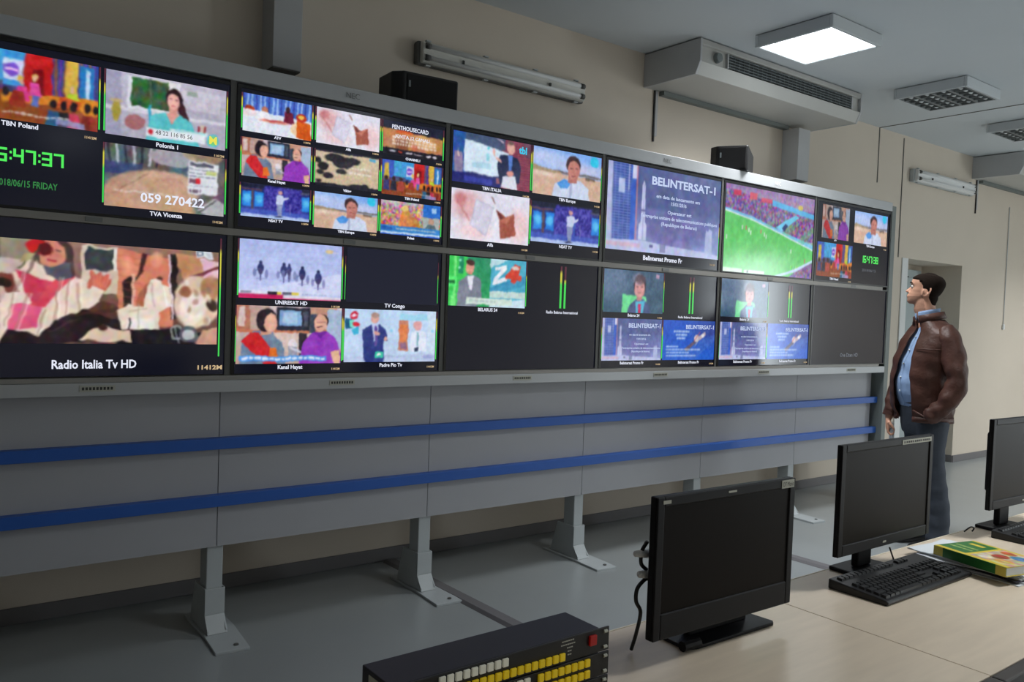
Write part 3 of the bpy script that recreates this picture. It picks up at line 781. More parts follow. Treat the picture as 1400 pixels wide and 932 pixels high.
def pc_football(c):
    c.bg((190, 150, 190), (110, 190, 110))
    c.R(0, 0, 1, .55, (130, 96, 150)).N(70, 90, (0, 0, 1, .62)).P([(0, 0), (1, 0), (1, .18), (.5, .14), (0, .05)], (176, 150, 190), .6)
    c.R(.08, .06, .16, .12, (220, 40, 80), .8).R(.25, .06, .33, .14, (230, 90, 100), .8).R(.38, .1, .5, .15, (230, 60, 80), .7).P([(.5, .1), (1, .2), (1, .26), (.5, .17)], (90, 180, 230)).E(.83, .14, .03, .03, (210, 190, 90)).P([(.55, .42), (.66, .32), (.78, .24), (.82, .26), (.68, .4), (.62, .46)], (110, 200, 235)).P([(.62, .42), (.66, .36), (.69, .38), (.65, .46)], (40, 60, 110))
    c.P([(0, .27), (.3, .34), (.6, .45), (1, .58), (1, .66), (.6, .52), (.3, .39), (0, .32)], (120, 196, 232)).P([(0, .3), (.3, .38), (.62, .5), (1, .65), (1, 1), (0, 1)], (92, 200, 100))
    for i in range(5): c.P([(i * .25 - .3, 1), (i * .25 - .18, 1), (i * .25 + .3, .36), (i * .25 + .22, .36)], (104, 212, 108), .35)
    c.P([(0, .295), (.3, .37), (.62, .485), (1, .635), (1, .65), (.62, .5), (.3, .385), (0, .31)], (225, 235, 240))
    c.P([(.72, 1), (.86, .86), (1, .8), (1, 1)], (130, 96, 150)).N(60, 90, (.74, .86, 1, 1)).P([(.55, 1), (.78, .9), (1, .76), (1, .79), (.8, .93), (.62, 1)], (190, 214, 240))
    for x, y in ((.22, .45), (.25, .47), (.18, .45), (.27, .5), (.42, .5), (.44, .52), (.02, .58), (.73, .66), (.9, .76), (.38, .47)):
        c.R(x, y, x + .012, y + .05, (200, 90, 90) if RS.rand() > .5 else (225, 225, 230), .85)
    c.R(.0, .95, .2, 1, (200, 220, 200)).R(.22, .96, .44, .995, (225, 230, 225)).R(.25, .965, .27, .99, (60, 60, 70))
    return c


def pc_pale(c):
    pc_kitchen(c)
    c.a = c.a * .8 + 12
    return c


# ------------------------------------------------------------------ room
WY = 0.65
XL, XR, YB, ZC = -3.0, 13.0, -8.2, 3.29
NX0, NX1, NZ, NY = 7.90, 9.06, 2.115, 1.02
struct('floor', MB().box(XL - .1, XR + .1, YB - .1, WY + .6, -.1, 0), M['floor'])
struct('ceiling', MB().box(XL - .1, XR + .1, YB - .1, WY + .1, ZC, ZC + .1), M['ceiling'])
w = MB()
w.box(XL - .1, NX0, WY, WY + .55, 0, ZC)
w.box(NX1, XR + .1, WY, WY + .55, 0, ZC)
w.box(NX0, NX1, WY, WY + .55, NZ, ZC)
w.box(NX0, NX1, NY + .06, WY + .55, 0, NZ)
struct('wall_back', w, M['wall'])
struct('wall_left', MB().box(XL - .1, XL, YB, WY, 0, ZC), M['wall'])
struct('wall_front', MB().box(XL - .1, XR + .1, YB - .1, YB, 0, ZC), M['wall'])
w = MB()
w.box(XR, XR + .1, YB, -7.0, 0, ZC).box(XR, XR + .1, -5.6, WY, 0, ZC).box(XR, XR + .1, -7.0, -5.6, 0, .3).box(XR, XR + .1, -7.0, -5.6, 2.7, ZC)
struct('wall_right', w, M['wall'])
w = MB()
for a, b, c_, d in ((-7.0, -6.94, .3, 2.7), (-5.66, -5.6, .3, 2.7), (-6.33, -6.27, .3, 2.7), (-7, -5.6, .3, .36), (-7, -5.6, 2.64, 2.7)):
    w.box(XR + .02, XR + .07, a, b, c_, d)
struct('window_1', w, M['white'])
w = MB().box(XL, NX0, WY - .012, WY, 0, .075).box(NX1, XR, WY - .012, WY, 0, .075)
struct('baseboard_back', w, M['base'], bevel=.003)
struct('baseboard_niche', MB().box(NX0, NX1 - .012, NY - .012, NY, 0, .075).box(NX1 - .012, NX1, WY, NY, 0, .075), M['base'])
# door in the niche
w = MB().box(NX0, NX1 - .13, NY, NY + .05, .0, 2.06)
dr = struct('door_1', w, M['door'], bevel=.004)
w = MB().box(NX0 + .09, NX1 - .22, NY - .02, NY, .09, 1.97)
w.build('door_leaf', M['door'], dr, bevel=.004)
w = MB().box(NX0 + .30, NX0 + .42, NY - .07, NY - .02, 1.90, 1.96).box(NX0 + .32, NX0 + .62, NY - .075, NY - .06, 1.965, 1.98)
w.build('door_closer', M['black'], dr)
w = MB().box(NX1 - .30, NX1 - .28, NY - .06, NY - .02, 1.0, 1.03).box(NX1 - .40, NX1 - .28, NY - .07, NY - .055, 1.005, 1.025)
w.build('door_handle', M['chrome'], dr)
struct('trim_1', MB().box(NX0 - .11, NX0, WY - .012, WY, 0, NZ), M['white'], bevel=.002)
# dark expansion joint running up the wall and over the ceiling
w = MB().box(7.262, 7.274, WY - .004, WY, 2.78, ZC).box(7.262, 7.274, YB, WY, ZC - .004, ZC)
struct('trim_2', w, M['trimline'])
struct('trim_3', MB().box(7.712, 7.722, WY - .006, WY, NZ, ZC - .03), M['trimline'])

# ------------------------------------------------------------------ ceiling lamps
def louvre_lamp(x, y, label, lit=None, group='louvred ceiling lamps'):
    """x,y = centre; 0.55 m square"""
    r = empty('ceiling_lamp', (x, y, ZC), 0, label, 'ceiling lamp', group)
    s, h = .276, .082
    w = MB()
    w.box(-s, s, -s, -s + .022, -h, -.004).box(-s, s, s - .022, s, -h, -.004).box(-s, -s + .022, -s + .022, s - .022, -h, -.004).box(s - .022, s, -s + .022, s - .022, -h, -.004)
    w.box(-s + .02, s - .02, -s + .02, s - .02, -.012, -.002)
    w.build('housing', M['housing'], r, bevel=.006)
    if lit:
        l = area('lamp_light', (x, y, ZC - h - .003), (0, 0, 0), .48, .48, LAMP_W[lit], (0.97, 0.99, 1.0))
        l.data.spread = LOUVRE_SPREAD
        lw = MB().box(-s + .022, s - .022, -s + .022, s - .022, -h + .008, -h + .012)
        lw.build('diffuser', M['glow'], r)
        for j in range(3):
            yy = -s + (j + 1) * 2 * s / 4
            MB().box(-s + .022, s - .022, yy - .002, yy + .002, -h, -h + .008).build('louvre_rib', M['housing'], r)
    else:
        MB().box(-s + .02, s - .02, -s + .02, s - .02, -.03, -.026).build('reflector', M['louvre'], r)
        for j in range(4):
            yy = -s + .09 + j * .124
            lv = MB()
            for i in range(7):
                xx = -s + .03 + i * .0815
                lv.prism([(xx, -h + .002), (xx + .006, -h + .002), (xx + .012, -h + .05), (xx - .006, -h + .05)], 'y', yy - .056, yy + .056)
            for q in (-.058, .058):
                lv.prism([(yy + q - .004, -h + .002), (yy + q + .004, -h + .002), (yy + q * .98 + .012, -h + .05), (yy + q * .98 - .012, -h + .05)], 'x', -s + .022, s - .022)
            lv.build('louvre', M['louvre'], r)
            MB().tube([(-s + .03, yy, -h + .022), (s - .03, yy, -h + .022)], .013, 10).build('tube', M['tube'], r, smooth=True)
    return r


louvre_lamp(4.645, -.375, 'glaring white lit louvred ceiling lamp beside the nearer air unit', 'seen', None)
louvre_lamp(6.43, -.35, 'unlit square louvred ceiling lamp just right of the lit one', None, 'unlit louvred ceiling lamps')
louvre_lamp(8.05, -.35, 'unlit louvred ceiling lamp cut off by the right edge of the photo', None, 'unlit louvred ceiling lamps')
for x, y, lb, mt_ in ((4.6, -6.3, 'lit ceiling lamp behind the camera, near the front wall', 'back'), (8.0, -3.4, 'added fill lamp off to the right, above the end of the desks', 'end'), (10.7, -1.5, 'added fill lamp off to the right, nearest the pull cord', 'right'), (6.2, -5.2, 'added fill lamp behind the desks, in the middle of the room', 'end'), (11.6, -4.6, 'added fill lamp far off to the right, close to the window', 'end'), (1.5, -6.9, 'lit ceiling lamp behind the camera, farthest left', 'back'), (3.2, -3.1, 'added fill lamp straight above the desks', 'desk')):
    louvre_lamp(x, y, lb, mt_, 'lit ceiling lamps outside the photo')  # desk, right and end lamps are unseen, added to brighten desk and right side


# ------------------------------------------------------------------ air units under the ceiling
def air_unit(x0, label):
    L, y0, y1, zb, zt = 1.96, .15 - WY, 0.0, 3.055 - ZC, -.008
    r = empty('air_unit', (x0, WY, ZC), 0, label, 'air conditioner', 'air units hung under the ceiling')
    # body profile in (y,z): front has a recess for the grille and a lip canted downwards
    prof = [(y1, zt), (y0, zt), (y0, -.045), (y0 + .02, -.05), (y0 + .02, -.15), (y0 - .002, -.155), (y0 + .035, zb), (y1, zb)]
    MB().prism(prof, 'x', .02, L - .02).build('casing', M['acbody'], r, bevel=.003)
    cap = [(y1, zt), (y0 - .004, zt), (y0 - .004, -.155), (y0 + .033, zb - .002), (y1, zb - .002)]
    MB().prism(cap, 'x', 0, .02).build('end_cap', M['duct'], r, bevel=.003)
    MB().prism(cap, 'x', L - .02, L).build('end_cap', M['duct'], r, bevel=.003)
    g = MB().box(.30, L - .14, y0 + .012, y0 + .02, -.145, -.052).build('grille', M['grille'], r)
    n = 0
    sl = MB()
    for i in range(5):
        z = -.062 - i * .019
        sl.box(.30, L - .14, y0 + .004, y0 + .013, z - .0025, z + .0025)
    for i in range(30):
        x = .32 + i * (L - .48) / 29
        sl.box(x - .0012, x + .0012, y0 + .006, y0 + .012, -.145, -.052)
    sl.build('slats', M['slat'], g)
    for a, b in ((.30 - .012, .30), (L - .14, L - .128)):
        MB().box(a, b, y0 + .002, y0 + .02, -.148, -.05).build('grille_end', M['duct'], r)
    MB().tube([(.19, y0 + .02, -.10), (.19, y0 - .012, -.10)], [.034, .03], 20).build('control_knob', M['slat'], r, bevel=.003)
    MB().box(.16, 1.66, -.05, -.002, zb - .032, zb - .002).build('rear_dark_strip', M['postdark'], r)  # dark strip along the wall under the rear of the unit
    MB().box(.105, .118, -.012, -.002, zb - .36, zb - .002).build('drain_pipe', M['black'], r)
    MB().box(.118, .140, -.012, -.002, zb - .32, zb - .002).build('pipe_cover', M['duct'], r)
    return r


air_unit(4.13, 'long off-white air unit with side grille above the rocket launch screen')
air_unit(9.17, 'far air unit cut off by the right edge beyond the small tube lamp')


def duct_box(x0, x1, top, label):
    r = empty('duct_box', ((x0 + x1) / 2, WY, 2.60), 0, label, 'duct box', 'grey boxed ducts on the wall')
    h = (x1 - x0) / 2
    MB().box(-h, h, -.155, 0, 0.006, top - 2.60).build('casing', M['duct'], r, bevel=.003)
    MB().box(-h + .004, h - .004, -.151, 0, 0, .006).build('end_plate', M['rackgrey'], r)


duct_box(1.405, 1.552, ZC, 'grey boxed duct coming down the wall at top left')
duct_box(5.772, 5.93, 3.021, 'grey boxed duct hanging under the end of the air unit')


def tube_lamp(x0, x1, z, label, tray='rackgrey', cover='lampglass'):
    """weatherproof twin tube lamp on the wall"""
    L = x1 - x0
    r = empty('wall_tube_lamp', (x0, WY, z), 0, label, 'tube lamp', 'weatherproof tube lamps on the wall')
    MB().prism([(-.001, -.062), (-.05, -.066), (-.05, .066), (-.001, .062)], 'x', .0, L).build('base_tray', M[tray], r, bevel=.01)
    pr = [(-.048, -.06), (-.075, -.058), (-.092, -.035), (-.084, -.006), (-.084, .006), (-.092, .035), (-.075, .058), (-.048, .06)]
    cv = MB().prism(pr, 'x', .015, L - .015).build('clear_cover', M[cover], r, bevel=.008)
    for zz in (-.032, .032):
        MB().tube([(.03, -.085, zz), (L - .03, -.085, zz)], .0135, 10).build('tube', M['white'], r, smooth=True)
        for xx in (.03, L - .06):
            MB().tube([(xx, -.086, zz), (xx + .03, -.086, zz)], .017, 10).build('tube_socket', M['rackgrey'], r, smooth=True)
    for t in (.04, .36, .66, .93):
        for zz in (-.072, .066):
            MB().box(L * t, L * t + .03, -.062, -.04, zz, zz + .008).build('clip', M['postgrey'], r)
    for t in (.22, .74):
        MB().box(L * t, L * t + .012, -.098, -.09, -.02, .0).build('marking', M['ink'], cv)


tube_lamp(2.275, 3.53, 2.888, 'unlit twin tube lamp above the middle screens beside the black speaker')
tube_lamp(7.85, 9.11, 2.92, 'small pale tube lamp above the doorway', 'postgrey', 'white')

# pull cord hanging on the wall right of the doorway
r = empty('pull_cord', (10.13, WY - .008, 1.45), 0, 'thin pull cord hanging on the wall right of the doorway', 'cord')
MB().tube([(0, 0, .05), (0, 0, 1.4)], .005, 6).build('cord', M['duct'], r)
MB().box(-.02, .02, -.012, .006, 0, .06).build('cord_switch', M['white'], r, bevel=.004)

# ------------------------------------------------------------------ the video wall rack
P = 1.06
ZM, ZB, ZT = 1.7384, 1.1155, 2.3666
X0 = -1.12
XE = 6 * P
rack = empty('video_wall_rack', (3.18, .1, 0), 0, 'long grey video wall rack with two blue rails on steel feet', 'rack')
ro = (-3.18, -.1, 0)


def rp(name, mb, m, **k):
    return mb.build(name, M[m], rack, loc=ro, **k)


rp('top_rail', MB().box(X0, XE, -.004, .34, ZT, ZT + .07), 'silver', bevel=.003)
rp('back_plate', MB().box(X0, XE - .001, .045, .06, ZB, ZT), 'rackgrey')
for z0, z1 in ((ZM - .014, ZM + .014), (ZB + .001, ZB + .020)):
    rp('cross_rail', MB().box(X0, XE - .09, -.003, .044, z0, z1), 'railgrey', bevel=.001)
for k in range(0, 7):
    rp('mullion', MB().box(k * P - .013 - (.0 if k < 6 else .0), k * P + .013, .004, .044, ZB + .021, ZT), 'rackgrey')
rp('mid_shelf', MB().box(X0, XE - .004, -.006, .088, ZB - .05, ZB), 'silver', bevel=.002)
for k in range(-1, 6):
    rp('front_panel', MB().box(max(X0, k * P + .0015), min((k + 1) * P - .0015, 6.335), .09, .108, .385, ZB - .05), 'panel', bevel=.001)
for z0, z1 in ((.815, .863), (.568, .617)):
    rp('blue_rail', MB().box(X0, 6.385, .045, .0895, z0, z1), 'blue', bevel=.002)
rp('side_post', MB().box(XE + .002, XE + .062, -.002, .12, .0, ZT + .045), 'postdark', bevel=.002)
rp('side_post', MB().box(XE + .066, XE + .15, .06, .34, .0, ZT - .06), 'silver', bevel=.002)
for k in range(0, 6):
    st = rp('stand_post', MB().box(k * P - .035, k * P + .035, .109, .20, .09, ZB - .06), 'postgrey', bevel=.004)
    b = MB().prism([(.30, .013), (.30, .03), (.245, .20), (.098, .20), (.098, .08), (.055, .03), (.055, .013)], 'x', k * P - .043, k * P - .0355)
    b.prism([(.30, .013), (.30, .03), (.245, .20), (.098, .20), (.098, .08), (.055, .03), (.055, .013)], 'x', k * P + .0355, k * P + .043)
    b.box(k * P - .043, k * P + .043, .096, .106, .085, .198)
    b.prism([(.106, .085), (.096, .085), (.05, .0135), (.062, .0135)], 'x', k * P - .043, k * P + .043)
    bo = b.build('foot_bracket', M['postgrey'], st, bevel=.002)
    pl = MB().prism([(k * P - .055, .36), (k * P + .095, .36), (k * P + .095, .12), (k * P + .072, -.15), (k * P - .068, -.14), (k * P - .055, .05)], 'z', .0, .012)
    po = pl.build('foot_plate', M['postgrey'], st, bevel=.002)
    MB().tube([(k * P + .03, -.10, .0125), (k * P + .03, -.10, .017)], .010, 12).build('bolt', M['rackgrey'], st)
for k in range(-1, 6):
    if k < 0: continue
    x = k * P + (.5, .46, .45, .47, .45, .5)[k] + (0.0 if k else 0)
    pt = rp('number_label', MB().box(x, x + .125, -.0085, -.0065, ZB - .033, ZB - .010), 'label')
    ink = MB()
    for q in range(9):
        ink.box(x + .008 + q * .0125, x + .016 + q * .0125, -.0092, -.0086, ZB - .027, ZB - .016)
    ink.build('printed_text', M['ink'], pt)
for k, x in ((1, 1.56), (3, 3.66), (4, 4.78)):
    text('maker_logo', 'NEC', .036, M['plate'] if k != 4 else M['white'], rack, (x + ro[0], -.0065 + ro[1], ZT + .022))


# ------------------------------------------------------------------ wall screens
def screen(k, row, label):
    zb = ZM if row else ZB
    r = empty('wall_screen', (k * P, 0, zb), 0, label, 'screen', 'large screens of the video wall')
    w = MB()
    x0, x1, z0, z1 = .0135, P - .0135, .0215 if not row else .0155, .6165 if not row else .6195
    sx0, sx1, sz0, sz1 = .028, 1.044, .026, .605
    w.box(x0, sx0, .0005, .040, z0, z1).box(sx1, x1, .0005, .040, z0, z1).box(sx0, sx1, .0005, .040, z0, sz0).box(sx0, sx1, .0005, .040, sz1, z1).box(sx0, sx1, .012, .04, sz0, sz1)
    w.build('bezel', M['bezel'], r)
    s = MB().box(sx0, sx1, .006, .0119, sz0, sz1).build('display', M['lcd'], r)
    return r, s


def pict(s, fn, x0, x1, z0, z1, n, meters=(1, 1), cap=None, capw=.09, num='11412M'):
    h = max(8, int(n * (z1 - z0) / (x1 - x0)))
    grid_mesh('channel_picture', finish(fn(Cv(n, h)), .15 if fn in (pc_football, pc_rocket, pc_race, pc_satellite) else 1.0), x0, x1, z0, z1, .005, s, M['picture'])
    mw = .0045
    for i, side in enumerate(meters):
        if not side: continue
        xa = x0 - .007 if i == 0 else x1 + .0025
        meter(s, xa, z0 + .01, z1)
    if cap:
        xc = (x0 + x1) / 2
        sz_ = .016 if x1 - x0 < .37 else .0235
        text('channel_name', cap, sz_, M['captionwhite'], s, (xc, .004, z0 - (.015 if x1 - x0 < .37 else .023)), align='CENTER', bold=.0006)
        if num:
            text('frequency_text', num, .010 if x1 - x0 < .37 else .013, M['captiontan'], s, (x1 - .003, .004, z0 - (.014 if x1 - x0 < .37 else .03)), align='RIGHT', bold=.0004)


def meter(s, xa, z0, z1, wd=.0055):
    c = Cv(2, 24)
    c.bg((60, 60, 50))
    lv = .12 + RS.rand() * .25
    c.R(0, 0, 1, lv, (90, 44, 60)).R(0, lv, 1, .42, (205, 200, 70)).R(0, .4, 1, 1.0, (70, 220, 90))
    grid_mesh('level_meter', c, xa, xa + wd, z0, z1, .0045, s, M['picture'])


def seven(s, string, x0, z0, h, wtot, m_, name='clock_digits'):
    """blocky clock digits"""
    segs = {'0': 'abcdef', '1': 'bc', '2': 'abged', '3': 'abgcd', '4': 'fgbc', '5': 'afgcd', '6': 'afgedc', '7': 'abc', '8': 'abcdefg', '9': 'abcdfg'}
    un = sum(.36 if ch == ':' else 1.0 for ch in string)
    u = wtot / (un - .12)
    x = x0
    t = u * .22
    w = MB()
    for ch in string:
        if ch == ':':
            w.box(x + u * .06, x + u * .24, .0038, .0045, z0 + h * .18, z0 + h * .36).box(x + u * .06, x + u * .24, .0038, .0045, z0 + h * .62, z0 + h * .80)
            x += u * .36
            continue
        a, b = x, x + u * .86
        R_ = dict(a=(a, b, z0 + h - t, z0 + h), d=(a, b, z0, z0 + t), g=(a, b, z0 + h / 2 - t / 2, z0 + h / 2 + t / 2), f=(a, a + t, z0 + h / 2, z0 + h), e=(a, a + t, z0, z0 + h / 2), b=(b - t, b, z0 + h / 2, z0 + h), c=(b - t, b, z0, z0 + h / 2))
        for q in segs[ch]:
            p = R_[q]
            w.box(p[0], p[1], .0038, .0045, p[2], p[3])
        x += u
    return w.build(name, m_, s)


# column 0
r, s = screen(0, 1, 'leftmost top screen with green clock digits and three channel pictures')
pict(s, pc_kids, .04, .548, .333, .578, 130, (0, 1), 'TBN Poland')
pict(s, pc_lady, .575, 1.029, .333, .578, 120, (1, 1), 'Polonia 1')
text('phone_number_text', '48 22 116 85 56', .024, M['ink'], s, (.755, .004, .358), sx=.9)
text('channel_logo', 'M', .045, mat('lit_yellow_letter', (10, 10, 10), .5, noise=.001, emit=(240, 230, 90), estr=.95), s, (.962, .004, .352), bold=.001)
pict(s, pc_jewel, .575, 1.029, .060, .300, 120, (1, 1), 'TVA Vicenza')
text('phone_number_text', '059 270422', .050, M['captionwhite'], s, (.705, .004, .088), width=.245, bold=.0012)
seven(s, '16:47:37', .184, .181, .050, .253, M['captiongreen'])
text('date_text', '2018/06/15 FRIDAY', .034, M['captiondim'], s, (.220, .004, .096), width=.197, bold=.0006)
r, s = screen(0, 0, 'leftmost bottom screen showing a woman with raised hand and toy horse')
pict(s, pc_girl, .042, 1.013, .150, .532, 250, (0, 0))
meter(s, 1.019, .10, .592, .006)
text('channel_name', 'Radio Italia Tv HD', .046, M['captionwhite'], s, (.405, .004, .056), width=.295, bold=.001)
text('frequency_text', '11412M', .024, M['captiontan'], s, (.932, .004, .046), width=.1, bold=.0008)
# column 1
r, s = screen(1, 1, 'top screen split into nine small channel pictures')
cols = ((.040, .345), (.369, .682), (.701, 1.029))
g9 = ((pc_panel, 'ATV'), (pc_ring, 'Alfa'), (pc_penthouse, 'CHANNEL1'), (pc_kitchen, 'Kanal Hayat'), (pc_cow, 'Viking'), (pc_kids, 'TBN Poland'), (pc_bluestage, 'NSAT TV'), (pc_beach, 'TBN Europe'), (pc_crowd, 'Polsat'))
for i, (fn, cp) in enumerate(g9):
    a, b = cols[i % 3]
    z0, z1 = ((.430, .588), (.242, .404), (.055, .214))[i // 3]
    if fn is pc_bluestage: z0 = .073
    pict(s, fn, a, b, z0, z1, 96, (1, 1), cp, num='11387M')
text('title_text', 'PENTHOUSECARD', .027, M['captionwhite'], s, (.745, .004, .553), width=.20, bold=.0006)
text('offer_text', 'JOVITA 12 CANALI', .020, M['captionwhite'], s, (.765, .004, .515), width=.19, bold=.0004)
r, s = screen(1, 0, 'bottom screen with harness racing, two men in a kitchen and one dark quarter')
pict(s, pc_race, .040, .508, .350, .600, 130, (1, 1), 'UNIRESAT HD')
grid_mesh('channel_picture', Cv(4, 4).bg((25, 28, 46)), .535, 1.024, .350, .600, .005, s, M['picture'])
text('channel_name', 'TV Congo', .026, M['captionwhite'], s, (.735, .004, .330), bold=.0006)
meter(s, .527, .36, .56, .003); meter(s, 1.026, .36, .56, .003)
pict(s, pc_kitchen_tick, .034, .516, .067, .318, 140, (1, 1), 'Kanal Hayat')
pict(s, pc_clinic, .532, 1.023, .071, .318, 130, (1, 1), 'Padre Pio Tv')
# column 2
r, s = screen(2, 1, 'top screen with a presenter in a suit, beach interview and two tags')
pict(s, pc_italia, .028, .523, .350, .602, 110, (1, 1), 'TBN ITALIA')
text('channel_logo', 'tbl', .05, M['captioncyan'], s, (.445, .004, .545), bold=.002)
pict(s, pc_beach, .543, 1.038, .350, .602, 110, (1, 1), 'TBN Europe')
pict(s, pc_ring, .028, .526, .065, .318, 110, (1, 1), 'Alfa')
pict(s, pc_bluestage, .543, 1.038, .093, .310, 110, (1, 1), 'NSAT TV')
r, s = screen(2, 0, 'bottom screen mostly dark with a green newsreader and audio bars')
pict(s, pc_news, .032, .519, .352, .602, 110, (1, 1), 'BELARUS 24')
meter(s, .762, .36, .592, .014); meter(s, .792, .36, .592, .014)
text('channel_name', 'Radio Belarus International', .022, M['captionwhite'], s, (.668, .004, .330), width=.23, bold=.0004)
# column 3
r, s = screen(3, 1, 'top screen filled by one rocket launch picture')
pict(s, pc_rocket, .034, 1.043, .095, .602, 190, (0, 0))
meter(s, .028, .1, .33, .006)
meter(s, 1.038, .1, .33, .005)
text('title_text', 'BELINTERSAT-1', .068, M['captionblue'], s, (.395, .004, .508), width=.59, bold=.0022)
for i, (t_, x_, w_, z_) in enumerate((('em data de lancamento em', .44, .40, .432), ('15/01/2016', .57, .14, .397), ('Operateur est', .545, .22, .343), ("l'entreprise unitaire de telecommunications publiques", .315, .70, .305), ('(Republique de Belarus)', .49, .33, .268))):
    text('paragraph_text', t_, .030, M['captionblue'], s, (x_, .004, z_), width=w_, bold=.0006)
text('channel_name', 'Belintersat Promo Fr', .038, M['captionwhite'], s, (.345, .004, .050), width=.35, bold=.0012)
text('frequency_text', '11412M', .018, M['captiontan'], s, (.96, .004, .052), width=.05)


def promo(s, fn, x0, x1, z0, z1, n):
    pict(s, fn, x0, x1, z0, z1, n, (1, 1), 'Belintersat Promo Fr', num='11412M')
    wd = x1 - x0
    text('title_text', 'BELINTERSAT-1', .036, M['captionblue'], s, (x0 + wd * .42, .004, z1 - .052), width=wd * .55, bold=.001)
    if fn is pc_rocket:
        for t_, a, b, dz in (('em data de lancamento em', .44, .8, .1), ('15/01/2016', .56, .72, .125), ('Operateur est', .53, .77, .155), ("l'entreprise unitaire de telecommunications", .33, .98, .18), ('(Republique de Belarus)', .48, .8, .2)):
            text('paragraph_text', t_, .016, M['captionblue'], s, (x0 + wd * a, .004, z1 - dz), width=wd * (b - a), bold=.0003)


for k, boy, lab in ((3, pc_boy, 'bottom screen with a boy in a tie and two promo slides, under the rocket picture'), (4, pc_boy, 'bottom screen with a boy and promo slides directly below the football match')):
    r, s = screen(k, 0, lab)
    pict(s, boy, .035, .537, .352, .602, 100, (1, 1), 'Belarus 24')
    meter(s, .778, .36, .59, .014); meter(s, .808, .36, .59, .014)
    text('channel_name', 'Radio Belarus International', .020, M['captionwhite'], s, (.68, .004, .330), width=.23, bold=.0004)
    promo(s, pc_rocket, .037, .538, .067, .316, 100)
    promo(s, pc_satellite, .552, 1.043, .067, .316, 90)
r, s = screen(4, 1, 'top screen filled by a green football match and red crowd')
pict(s, pc_football, .036, 1.043, .028, .603, 180, (0, 0))
r, s = screen(5, 1, 'rightmost top screen with three small pictures and green clock')
pict(s, pc_pale, .092, .453, .341, .586, 70, (0, 0), 'ATV', num=None)
pict(s, pc_beach, .528, 1.008, .339, .581, 80, (0, 0), 'TBN Europe')
pict(s, pc_kids, .043, .515, .058, .308, 80, (0, 0), 'TBN Poland')
seven(s, '16:47:38', .643, .192, .055, .25, M['captiongreen'])
text('date_text', '2018/06/15', .03, M['captiongrey'], s, (.66, .004, .125), width=.2)
r, s = screen(5, 0, 'rightmost bottom screen, blank and greyish, next to the standing man')
text('channel_name', 'One Dzen HD', .04, M['captiongrey'], s, (.41, .004, .08), width=.25, bold=.001)
for k in range(0, 6):
    for o in [x for x in bpy.data.objects if x.name.startswith('wall_screen') and abs(x.location.x - k * P) < .01 and x.location.z > 1.5]:
        MB().box(.51, .57, -.0062, -.0040, -.008, .010).build('maker_plate', M['plate'], o, bevel=.0005)


# ------------------------------------------------------------------ speakers on the rack
def speaker(loc, rz, w_, d_, h_, label):
    r = empty('speaker', loc, rz, label, 'speaker', 'small black speakers on top of the rack')
    c_ = .045
    MB().prism([(-w_ / 2 + c_, -d_ / 2), (w_ / 2 - .01, -d_ / 2), (w_ / 2, -d_ / 2 + .01), (w_ / 2, d_ / 2), (-w_ / 2, d_ / 2), (-w_ / 2, -d_ / 2 + c_)], 'z', 0, h_).build('cabinet', M['black'], r, bevel=.008, segs=3)
    MB().box(-w_ / 2 + .06, w_ / 2 - .014, -d_ / 2 - .006, -d_ / 2 - .0002, .012, h_ - .012).build('grille', M['cloth'], r, bevel=.004)
    MB().box(-w_ / 2 + .068, -w_ / 2 + .078, -d_ / 2 - .0078, -d_ / 2 - .0065, h_ * .52, h_ * .72).build('maker_badge', M['slat'], r)
    return r


speaker((2.035, .16, ZT + .071), math.radians(-4), .35, .2, .158, 'black speaker with chamfered side below the twin tube lamp')
speaker((4.53, .17, ZT + .071), math.radians(-58), .25, .40, .165, 'black speaker turned sideways near the air unit')

# ------------------------------------------------------------------ floor cable covers
for i, (x, y0, y1) in enumerate(((2.21, .62, -1.9), (4.33, .40, -1.9))):
    r = MB().prism([(-.045, 0), (-.028, .014), (.028, .014), (.045, 0)], 'y', 0, y1 - y0).build('floor_cable_cover', M['base'], None, loc=(x, y0, 0), rot=(0, 0, math.radians(1.2)), bevel=.002)
    tag(r, ('grey cable cover strip on floor between second and third rack feet', 'grey cable cover strip on floor behind the big desk monitor')[i], 'cable cover', 'cable covers across the floor')

# ------------------------------------------------------------------ desks
DY0, DY1, DZ = -2.80, -2.19, .75


def desk(x0, x1, label):
    r = empty('desk', ((x0 + x1) / 2, (DY0 + DY1) / 2, 0), 0, label, 'desk', 'pale desks in a row')
    a, b = x0 - (x0 + x1) / 2, x1 - (x0 + x1) / 2
    c_, d_ = DY0 - (DY0 + DY1) / 2, DY1 - (DY0 + DY1) / 2
    MB().box(a + .001, b - .001, c_ + .03, d_ - .004, DZ - .028, DZ).build('desktop', M['desk'], r, bevel=.0015)
    MB().box(a + .001, b - .001, d_ - .0038, d_, DZ - .028, DZ + .0005).build('edge_band', M['deskedge'], r)
    MB().box(a + .001, b - .001, c_, c_ + .0298, DZ - .05, DZ - .001).build('dark_edge', M['deskdark'], r, bevel=.004)
    for x in (a + .01, b - .035):
        MB().box(x, x + .025, c_ + .04, d_ - .02, .0, DZ - .0285).build('side_panel', M['desk'], r, bevel=.001)
    MB().box(a + .036, b - .036, d_ - .07, d_ - .052, .2, DZ - .0285).build('modesty_panel', M['desk'], r)


desk(-.10, 1.69, 'pale wooden desk under the button panel and big monitor')
desk(1.69, 3.48, 'pale wooden desk under keyboard, papers and book')
desk(3.48, 5.27, 'pale wooden desk at right beyond the third monitor')

